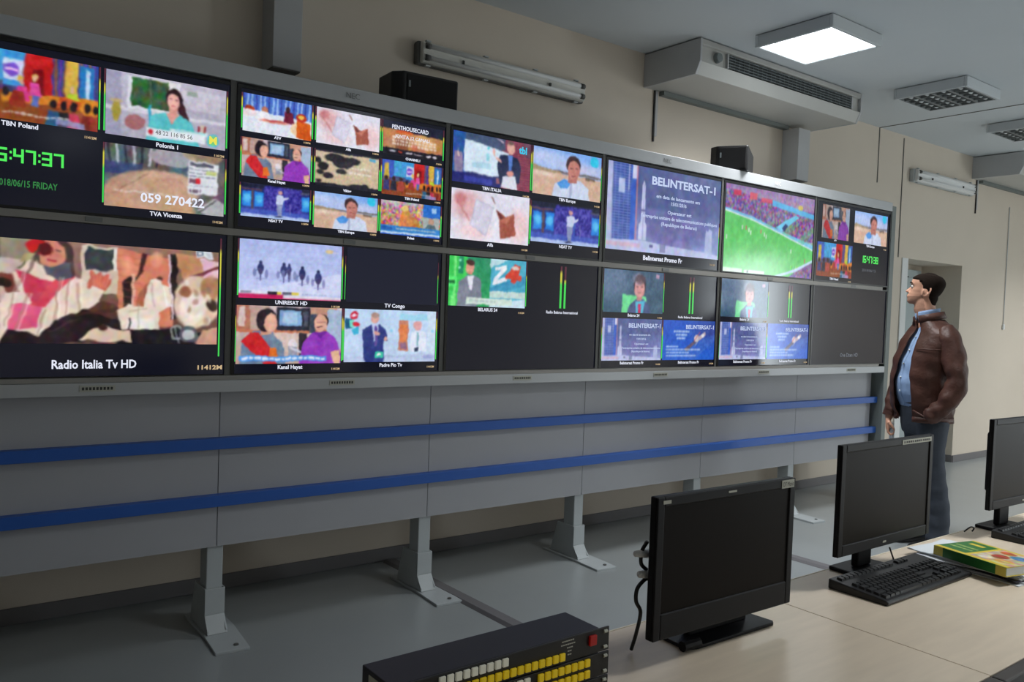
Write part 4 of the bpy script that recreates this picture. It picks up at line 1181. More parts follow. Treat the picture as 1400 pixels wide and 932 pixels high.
# ------------------------------------------------------------------ button panels
def control_unit(x0, x1, y, z, rz, label, rows, upper):
    """19-inch unit: local origin at the front left bottom; front faces -y"""
    W_, H_, D_ = x1 - x0, .044, .095
    r = empty('control_panel', (x0, y, z), rz, label, 'control panel', 'rack button panels on the desk')
    MB().box(.0, W_ - .022, .003, D_, .0006, H_ - .0006).build('case', M['navy'], r, bevel=.0015)
    f = MB().box(-.022, W_, -.001, .0028, .0008, H_ - .0008).build('front_plate', M['black'], r, bevel=.001)
    for xx in (-.012, W_ - .010):
        for zz in (.008, H_ - .008):
            MB().tube([(xx - .004, -.0012, zz), (xx + .004, -.0012, zz)], .0032, 8).build('screw_slot', M['label'], f)
    protos = {}
    for (m_, a, n, pitch, zz) in rows:
        for i in range(n):
            if m_ not in protos:
                o = MB().box(-.0057, .0057, -.0045, 0, -.0068, .0068).build('button', M[m_], r, loc=(a, -.0012, zz), bevel=.001)
                protos[m_] = o
            else:
                shared('button', protos[m_], r, (a + i * pitch, -.0012, zz))
    return r, W_, H_


WU = .447
rzs = math.radians(0.6)
rowsA = (('whitekey', .086, 9, .0153, .0330), ('yellow', .134, 14, .0153, .0125))
rowsB = (('whitekey', .225, 3, .0153, .0330), ('yellow', .285, 8, .0153, .0330), ('yellow', .102, 20, .0153, .0125))
u1, W_, H_ = control_unit(.522, .522 + WU, -2.420, .8383, rzs, 'upper black rack panel with red button and text lines', rowsA, True)
MB().box(.396, .412, -.0065, -.0012, .018, .036).build('power_button', M['red'], u1, bevel=.001)
for i, (a_, b_) in enumerate(((.333, .362), (.331, .366), (.345, .360), (.347, .358), (.347, .357))):
    pt_ = MB()
    x_ = a_
    while x_ < b_ - .002:
        pt_.box(x_, x_ + .0038, -.0014, -.0011, .0370 - i * .0062, .0390 - i * .0062)
        x_ += .0048
    pt_.build('printed_text', M['label'], u1)
MB().box(-.0008, -.0001, .020, .072, .022, .036).build('side_label', M['label'], u1)
u2, _, _ = control_unit(.522, .522 + WU, -2.421, .7941, rzs, 'lower black rack panel with two rows of yellow buttons', rowsB, False)
u3, _, _ = control_unit(.522, .522 + WU, -2.421, .7501, rzs, 'bottom black rack panel resting on the desk', (('yellow', .2, 12, .0153, .030),), False)
o = MB().prism([(0, 0), (.16, .005), (.155, .035), (0, .03)], 'z', 0, .004).build('paper_slip', M['paper'], None, loc=(.60, -2.285, .7508), rot=(0, 0, .03))
tag(o, 'white paper slip lying behind the button panels', 'paper')


# ------------------------------------------------------------------ desk monitors
def desk_monitor(loc, rz, W_, zb, H_, tilt, thick, base, label, chin, stickers, roundb=.006):
    r = empty('desk_monitor', loc, rz, label, 'monitor', 'computer monitors on the desks')
    hb = empty('monitor_head', (0, 0, zb)); hb.parent = r
    hb.rotation_euler = (tilt, 0, 0)
    b_ = .020
    w = MB()
    w.box(-W_ / 2, W_ / 2, 0.004, thick, 0, H_)
    w.box(-W_ / 2, -W_ / 2 + b_, -.001, .0039, 0, H_).box(W_ / 2 - b_, W_ / 2, -.001, .0039, 0, H_).box(-W_ / 2 + b_, W_ / 2 - b_, -.001, .0039, 0, chin).box(-W_ / 2 + b_, W_ / 2 - b_, -.001, .0039, H_ - b_, H_)
    w.build('bezel', M['monblack'], hb, bevel=.0025)
    MB().box(-W_ / 2 + b_ + .0005, W_ / 2 - b_ - .0005, .002, .0038, chin + .0005, H_ - b_ - .0005).build('display', M['offscreen'], hb)
    MB().box(-W_ / 2 + .07, W_ / 2 - .07, thick + .0003, thick + .038, .05, H_ - .05).build('back_housing', M['monblack'], hb, bevel=.008)
    for (x, z, a, h, t_) in stickers:
        st = MB().box(x, x + a, -.0022, -.0012, z, z + h).build('sticker', M['label'], hb)
        if t_ == '-':
            ik = MB()
            for q in range(13):
                ik.box(x + .008 + q * .0118, x + .008 + q * .0118 + (.0085 if q % 4 else .006), -.0026, -.0023, z + h * .3, z + h * .72)
            ik.build('printed_text', M['ink'], st)
        elif t_:
            text('sticker_text', t_, h * .8, M['ink'], st, (x + a * .08, -.0027, z + h * .22), width=a * .84)
    base(r)
    return r


def base1(r):
    MB().prism([(-.058, .022), (.196, .022), (.205, .030), (.190, .150), (-.085, .150), (-.088, .03)], 'z', 0, .008).build('foot', M['monblack'], r, bevel=.002)
    MB().box(-.04, .155, .066, .086, .0082, .12).build('neck', M['monblack'], r, bevel=.004)
    MB().tube([(-.1, .03, .012), (-.05, .03, .012)], .011, 10).build('swivel_pin', M['monblack'], r)


def base2(r):
    MB().prism([(-.09, .048), (-.075, .040), (.075, .040), (.09, .048), (.085, .118), (-.085, .118)], 'z', 0, .012).build('foot', M['monblack'], r, bevel=.004)
    MB().box(-.038, .038, .0595, .080, .0122, .17).build('neck', M['monblack'], r, bevel=.006)


m1 = desk_monitor((1.341, -2.388, DZ), math.radians(-1), .444, .056, .286, math.radians(0), .020, base1,
                  'large black broadcast monitor nearest the camera on the desk', .052,
                  ((-.208, .272, .022, .007, None), (.170, .266, .045, .018, 'DT Monit'), (-.012, .275, .026, .004, None)))
m2 = desk_monitor((2.128, -2.312, DZ), math.radians(0), .484, .086, .294, math.radians(0), .015, base2,
                  'black monitor with grey sticker in front of the standing man', .030,
                  ((.06, .2755, .165, .013, '-'), (-.02, .010, .016, .005, None)))
m3 = desk_monitor((3.040, -2.310, DZ), math.radians(-2), .492, .100, .300, math.radians(0), .015, base2,
                  'black monitor cut off by the right edge of the photo', .030,
                  ((-.015, .010, .016, .005, None),))
# plugs and cable behind the first monitor
c_ = empty('video_cable', (1.132, -2.338, DZ), 0, 'black cable with white plugs behind the large monitor', 'cable')
MB().cable([(.018, .01, .235), (.01, .0, .24), (-.003, 0, .225), (-.004, 0, .20), (.012, 0, .185)], .004, 8).build('loop', M['black'], c_, smooth=True)
MB().cable([(.018, .0, .165), (.008, 0, .165), (-.012, 0, .15), (-.014, 0, .125), (0, .0, .10), (.012, .02, .05), (.02, .04, .006)], .004, 8).build('cable', M['black'], c_, smooth=True)
MB().tube([(-.022, .0, .222), (.0, .0, .219), (.018, .005, .215)], [.006, .008, .009], 10).build('plug', M['white'], c_, smooth=True)
MB().tube([(-.008, .0, .178), (.018, .0, .175)], [.007, .009], 10).build('plug', M['white'], c_, smooth=True)


# ------------------------------------------------------------------ keyboards
def keyboard(loc, rz, label):
    r = empty('keyboard', loc, rz, label, 'keyboard', 'black keyboards on the desks')
    W_, D_ = .455, .160
    MB().prism([(-D_ / 2, .0), (-D_ / 2 - .004, .007), (-D_ / 2, .013), (D_ / 2, .026), (D_ / 2, .0)], 'x', -W_ / 2, W_ / 2).build('case', M['black'], r, bevel=.003)
    th = math.atan2(.013, D_)
    proto = {}

    def key(x, yd, wd, dd=.0155):
        z = .013 + (yd + D_ / 2) / D_ * .013
        kk = (round(wd, 4), round(dd, 4))
        if kk not in proto:
            h = .006
            w = MB().add([(-wd / 2, -dd / 2, 0), (wd / 2, -dd / 2, 0), (wd / 2, dd / 2, 0), (-wd / 2, dd / 2, 0), (-wd / 2 + .0018, -dd / 2 + .0018, h), (wd / 2 - .0018, -dd / 2 + .0018, h), (wd / 2 - .0018, dd / 2 - .001, h), (-wd / 2 + .0018, dd / 2 - .001, h)],
                         [(3, 2, 1, 0), (4, 5, 6, 7), (0, 1, 5, 4), (1, 2, 6, 5), (2, 3, 7, 6), (3, 0, 4, 7)])
            proto[kk] = w.build('key', M['key'], r, loc=(x, yd, z), rot=(th, 0, 0))
        else:
            shared('key', proto[kk], r, (x, yd, z), (th, 0, 0))
    u = .0188
    xs = -W_ / 2 + .014
    rowsy = [-.062 + i * .0195 for i in range(5)] + [.058]
    lay = [[(1.25, 3), (6.2, 1), (1.25, 4)], [(2.2, 1), (1, 10), (2.8, 1)], [(1.75, 1), (1, 11), (2.25, 1)], [(1.5, 1), (1, 12), (1.5, 1)], [(1, 13), (2, 1)], [(1.0, 1), (1.08, 12)]]
    for ri, row in enumerate(lay):
        x = xs
        for wu, n in row:
            for _ in range(n):
                key(x + wu * u / 2, rowsy[ri], wu * u - .0022)
                x += wu * u
    for ri in (0, 1, 3, 4, 5):
        for i in range(3):
            if ri == 1 and i != 1: continue
            key(xs + 15.25 * u + (i + .5) * u, rowsy[ri], u - .0022)
    for ri in range(5):
        for i in range(4):
            if (ri in (0, 2) and i == 3): continue
            key(xs + 18.5 * u + (i + .5) * u, rowsy[ri], u - .0022)
    return r


keyboard((2.120, -2.366, DZ), math.radians(0), 'black keyboard in front of the middle desk monitor')
keyboard((3.085, -2.365, DZ), math.radians(0), 'black keyboard at the right edge under the third monitor')
o = MB().cable([(2.245, -2.262, .80), (2.262, -2.262, .775), (2.275, -2.262, .757), (2.31, -2.24, .7535)], .0025, 6).build('monitor_cable', M['black'], None, smooth=True)
tag(o, 'thin black cable hanging below the middle desk monitor', 'cable')
o = MB().cable([(2.87, -2.22, .7535), (2.872, -2.225, .765), (2.858, -2.22, .770), (2.845, -2.205, .7525)], .0025, 6).build('monitor_cable', M['black'], None, smooth=True)
tag(o, 'thin black cable at the desk rim left of the third monitor', 'cable')

# ------------------------------------------------------------------ papers and book
rnd = random.Random(3)
z = DZ + .0004
for i in range(7):
    w_, h_ = .21, .297
    a = rnd.uniform(-.30, .18)
    cx, cy = 2.475 + rnd.uniform(-.03, .03), -2.412 + rnd.uniform(-.03, .02)
    t = .0045 if i % 2 else .0025
    m_ = M['paper'] if i not in (2,) else M['navy']
    w = MB()
    w.prism([(-h_ / 2, -w_ / 2), (h_ / 2, -w_ / 2), (h_ / 2, w_ / 2), (-h_ / 2, w_ / 2)], 'z', 0, t)
    o = w.build('paper_stack', m_, None, loc=(cx, cy, z), rot=(0, 0, PI / 2 + a + .1))
    names = ('white paper sheets at the very bottom of the pile', 'white paper bundle second from the bottom of the pile', 'dark folder edge inside the paper pile', 'white paper bundle directly on the dark folder', 'white sheets in the upper half of the pile', 'white sheet bundle just below the topmost sheets', 'topmost white sheets directly under the green and yellow book')
    tag(o, names[i], 'folder' if i == 2 else 'papers', 'papers piled beside the keyboard')
    z += t + .0003
bk = empty('book', (2.440, -2.452, z), math.radians(-14), 'thick green and yellow book on the paper pile', 'book')
BW, BD, BH = .165, .225, .026
# long axis runs towards the viewer; spine faces left
MB().box(-BW / 2 + .003, BW / 2 - .004, -BD / 2 + .003, BD / 2 - .003, .002, BH - .002).build('pages', M['paper'], bk)


def pc_cover(c):
    c.bg((40, 116, 50)).R(0, 0, 1, .1, (226, 200, 56)).R(.0, .1, .55, .95, (210, 190, 150)).E(.2, .3, .12, .12, (225, 180, 90)).E(.35, .5, .1, .14, (180, 60, 40)).E(.2, .7, .12, .12, (90, 130, 170)).E(.42, .25, .08, .1, (230, 220, 200)).E(.4, .8, .1, .1, (200, 110, 50)).N(40, 16, (0, .1, .55, .95))
    c.R(.55, .1, .6, 1, (226, 200, 56)).dashes(.64, .95, .3, .06, (220, 220, 120), .7).dashes(.64, .95, .45, .06, (220, 220, 120), .7).R(.7, .7, .9, .8, (226, 200, 56)).R(0, .93, 1, 1, (226, 200, 56))
    return c


cv = grid_mesh('front_cover', pc_cover(Cv(60, 80)), -BD / 2, BD / 2, -BW / 2, BW / 2, 0, bk, M['print'])
cv.rotation_euler = (-PI / 2, 0, PI / 2)
cv.location = (0, 0, BH + .0005)
cvb = MB().box(-BW / 2, BW / 2, -BD / 2, BD / 2, BH - .0018, BH).box(-BW / 2, BW / 2, -BD / 2, BD / 2, 0, .0018).build('cover_boards', M['bookyellow'], bk)
sp = MB().box(-BW / 2 - .002, -BW / 2, -BD / 2, BD / 2, .0, BH).build('spine', M['bookgreen'], bk)
MB().box(-BW / 2 - .0028, -BW / 2 - .0021, -BD / 2, -BD / 2 + .03, .0, BH).build('spine_band', M['bookyellow'], sp)
MB().box(-BW / 2 - .0028, -BW / 2 - .0021, BD / 2 - .03, BD / 2, .0, BH).build('spine_band', M['bookyellow'], sp)

# ------------------------------------------------------------------ the standing man
# local frame: a = to the right as seen from the desks, t = away from them, z = up; turned into place by the root
MAN_RZ = math.atan2(-0.90341, 0.42877)
man = empty('person', (5.42, -.86, 0), MAN_RZ, 'standing man in brown leather jacket and blue shirt looking up at the screens', 'person')
FX, FY = -.82, -.57        # facing direction of the torso in (a,t)
LX, LY = .57, -.82         # towards his left


def ring(ca, ct, z, lat, dep, n=40, pw=2.3, tilt=0.0, fx=FX, fy=FY):
    lx, ly = -fy, fx
    out = []
    for k in range(n):
        th = 2 * PI * k / n
        c, s_ = math.cos(th), math.sin(th)
        r_ = (abs(c) ** pw + abs(s_) ** pw) ** (-1 / pw)
        p, q = dep * c * r_, lat * s_ * r_
        out.append((ca + fx * p + lx * q, ct + fy * p + ly * q, z - tilt * p))
    return out


def remesh(o, vox, smooth_it=4, sub=0):
    m_ = o.modifiers.new('r', 'REMESH')
    m_.mode = 'VOXEL'
    m_.voxel_size = vox
    m_.use_smooth_shade = True
    s_ = o.modifiers.new('s', 'SMOOTH')
    s_.factor = .5
    s_.iterations = smooth_it
    dg = bpy.context.evaluated_depsgraph_get()
    me = bpy.data.meshes.new_from_object(o.evaluated_get(dg))
    mt = [x for x in o.data.materials]
    o.modifiers.clear()
    o.data = me
    me.materials.clear()
    for x in mt: me.materials.append(x)
    me.polygons.foreach_set('use_smooth', [True] * len(me.polygons))
    return o


HC = Vector((-.083, .012, 1.585))     # chin-level centre under the ear axis
HF = Vector((-.985, .12, 0)).normalized()
HLt = Vector((-HF.y, HF.x, 0))          # towards his left ear
HT = math.radians(9)                    # chin lifted


def hp(f_, l_, z_):
    """head space: forward, left, up from chin level -> local"""
    f2 = f_ * math.cos(HT) - (z_ - .08) * math.sin(HT)
    z2 = (z_ - .08) * math.cos(HT) + f_ * math.sin(HT) + .08
    p = HC + HF * f2 + HLt * l_
    return (p.x, p.y, HC.z + z2 * .955)


HEAD = [(0.000, .088, .030, .020), (.012, .102, .0, .036), (.03, .104, -.03, .048), (.045, .103, -.045, .054), (.055, .106, -.055, .058), (.063, .101, -.060, .060), (.072, .104, -.066, .063),
        (.085, .098, -.075, .066), (.10, .096, -.082, .069), (.12, .092, -.088, .072), (.135, .098, -.092, .074), (.15, .102, -.095, .076), (.17, .099, -.096, .076), (.19, .086, -.088, .071), (.205, .062, -.070, .058), (.215, .035, -.045, .038), (.221, .005, -.012, .01)]


def head_rings(grow=0.0, n=36):
    R_ = []
    for z_, xf, xb, hw in HEAD:
        cx = (xf + xb) / 2
        dx = (xf - xb) / 2 + grow
        rr = []
        for k in range(n):
            th = 2 * PI * k / n
            c, s_ = math.cos(th), math.sin(th)
            pw = 2.25
            q = (abs(c) ** pw + abs(s_) ** pw) ** (-1 / pw)
            wf = 1.0 - (.16 if c > 0 and z_ < .10 else .05 if c > 0 else 0) * abs(c)
            rr.append(hp(cx + dx * c * q, (hw + grow) * s_ * q * wf, z_ + (grow if z_ > .2 else 0)))
        R_.append(rr)
    return R_


body = MB()
body.loft(head_rings())
# nose, brow ridge, lips, ears
body.loft([[hp(x, y, z_) for x, y in ((xf, 0), (xf - .010, -wd), (xf - .028, -wd * .7), (xf - .028, wd * .7), (xf - .010, wd))] for z_, xf, wd in ((.074, .114, .012), (.078, .126, .017), (.084, .129, .016), (.10, .116, .010), (.118, .104, .008), (.132, .100, .008))])
for s_ in (-1, 1):
    body.tube([hp(.094, .010 * s_, .137), hp(.092, .032 * s_, .140), hp(.076, .052 * s_, .134)], [.008, .009, .006], 8)
    E_ = [hp(-.012 + .021 * math.cos(a_) - .008 * math.sin(a_), (.074 + .006 * math.cos(a_ * 2) - .006 * math.cos(a_)) * s_, .098 + .033 * math.sin(a_)) for a_ in [2 * PI * i / 14 for i in range(15)]]
    body.tube(E_, .0065, 8)
    body.ball(hp(-.010, .072 * s_, .098), (.012, .010, .022), 10, 6)
body.tube([hp(.099, -.022, .0535), hp(.108, 0, .0555), hp(.099, .022, .0535)], [.004, .0065, .004], 8)
body.tube([hp(.097, -.020, .0445), hp(.105, 0, .0440), hp(.097, .020, .0445)], [.004, .007, .004], 8)
# neck and trunk
body.tube([(-.058, .02, 1.43), (-.066, .018, 1.50), (-.074, .014, 1.535), (-.086, .012, 1.568), (-.085, .010, 1.61), (-.08, .01, 1.66)], [.070, .064, .065, .066, .060, .05], 24)
body.loft([ring(-.05, .0, .80, .115, .085), ring(-.055, .0, .90, .135, .105), ring(-.075, .0, 1.05, .150, .125), ring(-.07, .0, 1.20, .160, .115), ring(-.05, .0, 1.32, .175, .100), ring(-.035, .01, 1.42, .160, .075), ring(-.04, .012, 1.475, .07, .05)])
LS, LE, LW = Vector((.060, -.140, 1.37)), Vector((.118, -.222, 1.10)), Vector((.012, -.233, .915))
RSh, REl, RW = Vector((-.120, .150, 1.395)), Vector((-.215, .165, 1.10)), Vector((-.268, .085, .835))
body.tube([LS, LS.lerp(LE, .5), LE, LE.lerp(LW, .5) + Vector((.012, -.008, -.004)), LW, LW + Vector((-.045, .035, -.035))], [.044, .040, .034, .030, .025, .024], 14)
body.tube([RSh, RSh.lerp(REl, .5), REl, REl.lerp(RW, .5), RW, RW + Vector((-.002, -.004, -.02))], [.052, .046, .040, .035, .026, .027], 14)
# right hand, closed round the neck of a small bottle
HB = RW + Vector((-.004, -.008, -.028))
body.loft([[(HB.x + x * k, HB.y + y * k2, HB.z + z_) for x, y in ((-.012, -.036), (.012, -.036), (.015, 0), (.012, .036), (-.012, .036), (-.015, 0))] for z_, k, k2 in ((.012, 1.2, .62), (-.012, 1.2, .85), (-.045, 1.1, 1.0), (-.066, .9, .95))])
for i, (yy, ln) in enumerate(((-.030, .92), (-.010, 1.0), (.010, .95), (.029, .80))):
    p0 = HB + Vector((0, yy, -.060))
    pts = [p0, p0 + Vector((.004, 0, -.030 * ln)), p0 + Vector((.020, 0, -.046 * ln)), p0 + Vector((.036, 0, -.036 * ln)), p0 + Vector((.040, 0, -.020 * ln))]
    body.tube(pts, [.0095, .009, .0085, .0078, .006], 8)
pt = HB + Vector((.006, -.034, -.015))
body.tube([pt, pt + Vector((.016, -.010, -.022)), pt + Vector((.030, -.006, -.040)), pt + Vector((.036, .004, -.056))], [.012, .011, .0095, .007], 8)
# legs and feet
LEGS = ((.075, -.105, .085), (.030, .080, .045))
for a_, t_, kx in ((-.005, -.085, .070), (-.075, .075, -.02)):
    body.tube([(a_, t_, .86), (a_ + .005, t_, .65), (a_ + (kx - a_) * .5, t_, .48), (kx - .005, t_, .28), (kx, t_, .07)], [.072, .066, .050, .044, .028], 16)
    body.tube([(kx + .005, t_, .055), (kx - .05, t_ - .035, .036), (kx - .10, t_ - .07, .03)], [.022, .020, .014], 12)
ob = body.build('body', M['skin'], man)
remesh(ob, .0055, 4)
ob.data.materials.append(M['stubble'])
for p_ in ob.data.polygons:
    q_ = p_.center - HC
    f_ = q_.dot(HF)
    if -.030 < q_.z < .062 and f_ > -.005 + q_.z * .25 and math.hypot(q_.x, q_.y) < .16 and not (q_.z > .052 and abs(q_.dot(HLt)) < .012 and f_ > .115):
        p_.material_index = 1

# eyes and brows
for s_ in (-1, 1):
    MB().ball(hp(.083, .031 * s_, .119), .0125, 14, 10).build('eye', M['eye'], ob, smooth=True)
    MB().ball(hp(.0925, .032 * s_, .120), .0055, 10, 8).build('iris', M['iris'], ob, smooth=True)
    MB().tube([hp(.104, .014 * s_, .143), hp(.101, .034 * s_, .148), hp(.083, .056 * s_, .143)], [.003, .0042, .002], 8).build('eyebrow', M['hair'], ob, smooth=True)

# hair: a shell over the skull kept above the hairline
hr = MB()
N_ = 64
hair_r = []
zs = [-.015, 0.0, .015, .03, .045, .06, .075, .09, .105, .12, .135, .15, .165, .18, .195, .207, .217, .226]


def head_at(z_):
    for i in range(len(HEAD) - 1):
        if HEAD[i][0] <= z_ <= HEAD[i + 1][0]:
            t = (z_ - HEAD[i][0]) / (HEAD[i + 1][0] - HEAD[i][0])
            return [HEAD[i][j] * (1 - t) + HEAD[i + 1][j] * t for j in range(4)]
    return HEAD[-1]


def front_limit(z_):
    """how far forward the hair reaches at this height (head space x)"""
    pts = ((-.02, -.060), (.045, -.046), (.06, -.042), (.075, -.034), (.085, -.030), (.10, -.024), (.115, .012), (.13, .016), (.15, .030), (.165, .052), (.178, .070), (.186, .2), (.3, .3))
    for i in range(len(pts) - 1):
        if pts[i][0] <= z_ <= pts[i + 1][0]:
            t = (z_ - pts[i][0]) / (pts[i + 1][0] - pts[i][0])
            return pts[i][1] * (1 - t) + pts[i + 1][1] * t
    return .3


for z_ in zs:
    _, xf, xb, hw = head_at(min(z_, .2205))
    if z_ < .07:
        q_ = .9 + .1 * max(0, z_ + .015) / .085
        xb, hw, xf = min(xb, -.074 * q_), max(hw, .060 * q_), .05
    cx, dx = (xf + xb) / 2, (xf - xb) / 2
    gr = .009 * min(1, max(.25, .45 + (z_ - .04) * 9))
    fl = front_limit(z_)
    rr = []
    for k in range(N_):
        th = 2 * PI * k / N_
        c, s_ = math.cos(th), math.sin(th)
        q = (abs(c) ** 2.25 + abs(s_) ** 2.25) ** (-1 / 2.25)
        jit = 1 + .05 * math.sin(k * 7.3 + z_ * 190) * .6
        x = cx + (dx + gr * jit) * c * q
        y = (hw + gr * jit) * s_ * q
        if x > fl:   # tuck below the skin in front of the hairline
            x = cx + (dx - .008) * c * q
            y = (hw - .008) * s_ * q
        rr.append(hp(x, y, z_ + (.004 if z_ > .2 else 0)))
    hair_r.append(rr)
hr.loft(hair_r)
ho = hr.build('hair', M['hair'], man)
remesh(ho, .005, 3)
# beard shadow on jaw and upper lip is part of the skin colour only


# clothes -----------------------------------------------------------
def wr(v, amp, seed=0.0):
    return amp * (math.sin(v[2] * 41 + v[0] * 23 + seed) * .5 + math.sin(v[2] * 67 - v[1] * 31 + seed * 2) * .3 + math.sin(v[0] * 70 + v[1] * 55 + v[2] * 19 + seed) * .3)


def shell(rows, a0f, a1f, thick, name, material, parent, amp=.004, n=56, seed=0.):
    """open garment: rows = (ca, ct, z, lat, dep); wraps from angle a0(z) round the back to a1(z), 0 = facing, positive = his left"""
    w = MB()
    idx = []
    for (ca, ct, z_, lat, dep) in rows:
        a0, a1 = a0f(z_), a1f(z_)
        line = []
        for k in range(n):
            th = a0 + (2 * PI - a0 - a1) * k / (n - 1)
            c, s_ = math.cos(th), math.sin(th)
            q = (abs(c) ** 2.3 + abs(s_) ** 2.3) ** (-1 / 2.3)
            p, l_ = dep * c * q, lat * s_ * q
            x, y = ca + FX * p + LX * l_, ct + FY * p + LY * l_
            dd = wr((x, y, z_), amp, seed)
            nx, ny = x - ca, y - ct
            nn = math.hypot(nx, ny) or 1
            line.append((x + nx / nn * dd, y + ny / nn * dd, z_))
        idx.append(line)
    vs = [p for l_ in idx for p in l_]
    fs = [(i * n + k, i * n + k + 1, (i + 1) * n + k + 1, (i + 1) * n + k) for i in range(len(rows) - 1) for k in range(n - 1)]
    w.add(vs, fs)
    o = w.build(name, material, parent, smooth=True)
    sd = o.modifiers.new('thickness', 'SOLIDIFY')
    sd.thickness = thick
    sd.offset = 1
    return o


def interp_rows(keys, m=28):
    out = []
    z0, z1 = keys[0][2], keys[-1][2]
    for i in range(m):
        z_ = z0 + (z1 - z0) * i / (m - 1)
        for j in range(len(keys) - 1):
            if keys[j][2] <= z_ <= keys[j + 1][2] + 1e-9:
                t = (z_ - keys[j][2]) / (keys[j + 1][2] - keys[j][2])
                t2 = t
                out.append(tuple(keys[j][q] * (1 - t2) + keys[j + 1][q] * t2 if q != 2 else z_ for q in range(5)))
                break
    return out


# shirt
sk = [(-.060, 0, .92, .158, .130), (-.078, 0, 1.00, .160, .148), (-.082, 0, 1.08, .160, .150), (-.075, 0, 1.20, .168, .136), (-.055, 0, 1.32, .182, .112), (-.040, .008, 1.42, .162, .084), (-.045, .012, 1.468, .085, .066), (-.058, .016, 1.50, .068, .064)]
sh = shell(interp_rows(sk, 34), lambda z_: 0.0, lambda z_: .001, .003, 'shirt', M['shirt'], man, .0035)
bt = MB()
for z_ in (1.02, 1.11, 1.20, 1.29, 1.38):
    for j in range(len(sk) - 1):
        if sk[j][2] <= z_ <= sk[j + 1][2]:
            t = (z_ - sk[j][2]) / (sk[j + 1][2] - sk[j][2])
            dp = sk[j][4] * (1 - t) + sk[j + 1][4] * t
            ca = sk[j][0] * (1 - t) + sk[j + 1][0] * t
            bt.ball((ca + FX * (dp + .006), FY * (dp + .006), z_), .006, 8, 6)
bt.build('button', M['white'], sh, smooth=True)
# shirt collar
cl = shell([(-.062, .016, 1.485, .074, .074), (-.064, .014, 1.51, .071, .072), (-.068, .012, 1.535, .068, .068), (-.066, .013, 1.548, .070, .070)], lambda z_: .12, lambda z_: .12, .004, 'shirt_collar', M['shirt'], sh, 0)
for v in cl.data.vertices:
    v.co.z += (v.co.x + .10) * .22

# jacket body, open at the front
jk = [(-.058, .0, .830, .176, .150), (-.060, .0, .855, .172, .146), (-.064, .0, .90, .190, .166), (-.074, .0, 1.00, .196, .178), (-.076, .0, 1.12, .200, .174), (-.066, .0, 1.24, .208, .156), (-.048, .004, 1.34, .214, .134), (-.036, .008, 1.41, .196, .108), (-.038, .012, 1.455, .130, .088), (-.055, .015, 1.492, .088, .080)]


def open_r(z_):   # far (right) side edge
    return .10 + max(0, (1.45 - z_)) * .28


def open_l(z_):   # near (left) side edge
    return .20 + max(0, (1.45 - z_)) * .92 if z_ > 1.0 else .614 - (1.0 - z_) * .6


jo = shell(interp_rows(jk, 44), lambda z_: open_l(z_), lambda z_: open_r(z_), .007, 'jacket', M['leather'], man, .006, 90, 1.0)
# stand collar
jc = shell([(-.052, .015, 1.474, .096, .092), (-.056, .014, 1.500, .088, .086), (-.060, .013, 1.522, .084, .084)], lambda z_: .22, lambda z_: .22, .006, 'jacket_collar', M['leather'], jo, 0)
for v in jc.data.vertices:
    v.co.z += (v.co.x + .10) * .22
# waistband seam and yoke seam
shell([(-.058, .0, .826, .187, .161), (-.060, .0, .862, .185, .159)], lambda z_: open_l(z_), lambda z_: open_r(z_), .004, 'waistband', M['leather'], jo, .001)
shell([(-.060, .0, 1.300, .2245, .1555), (-.060, .0, 1.306, .2240, .1545)], lambda z_: open_l(z_) + .1, lambda z_: PI - .1, .002, 'yoke_seam', M['leather'], jo, 0)


def sleeve(path, rads, name, seed):
    w = MB()
    P_ = [Vector(p) for p in path]
    m_ = 46
    pts, rs = [], []
    for i in range(m_):
        u = i / (m_ - 1) * (len(P_) - 1)
        j = min(int(u), len(P_) - 2)
        t = u - j
        a0 = P_[max(j - 1, 0)]; a1 = P_[j]; a2 = P_[j + 1]; a3 = P_[min(j + 2, len(P_) - 1)]
        p = .5 * ((2 * a1) + (a2 - a0) * t + (2 * a0 - 5 * a1 + 4 * a2 - a3) * t * t + (3 * a1 - a0 - 3 * a2 + a3) * t ** 3)
        pts.append(p)
        r_ = rads[j] * (1 - t) + rads[j + 1] * t
        fold = (.0022 * math.sin(i * 1.1 + seed) + .002 * math.sin(i * .47 + seed * 3)) * (1.3 if .3 < i / m_ < .95 else .4)
        rs.append(r_ + fold)
    seg = 24
    prev = None
    rings = []
    for i, p in enumerate(pts):
        t = (pts[min(i + 1, m_ - 1)] - pts[max(i - 1, 0)]).normalized()
        if prev is None:
            u_ = t.cross(Vector((0, 1, 0))).normalized()
        else:
            u_ = (prev - t * prev.dot(t)).normalized()
        prev = u_
        v_ = t.cross(u_)
        rings.append([p + (u_ * math.cos(2 * PI * k / seg) + v_ * math.sin(2 * PI * k / seg)) * (rs[i] + .0032 * math.sin(2 * 2 * PI * k / seg + i * .55 + seed) + .0022 * math.sin(5 * 2 * PI * k / seg - i * .9)) for k in range(seg)])
    w.loft(rings)
    return w.build(name, M['leather'], jo, smooth=True)


sl = sleeve([(.035, -.115, 1.435), (.072, -.150, 1.36), (.104, -.195, 1.22), (.122, -.225, 1.10), (.075, -.240, .98), (.012, -.235, .905), (-.03, -.222, .868)], [.050, .074, .068, .064, .060, .054, .050], 'sleeve', 0.4)
sr = sleeve([(-.085, .120, 1.425), (-.118, .145, 1.36), (-.170, .160, 1.22), (-.212, .162, 1.09), (-.240, .130, .98), (-.258, .100, .89), (-.266, .088, .835)], [.050, .070, .062, .056, .050, .046, .041], 'sleeve', 2.0)
MB().tube([(-.262, .093, .860), (-.267, .087, .832)], [.046, .045], 20, caps=False).build('cuff', M['leather'], sr, smooth=True)
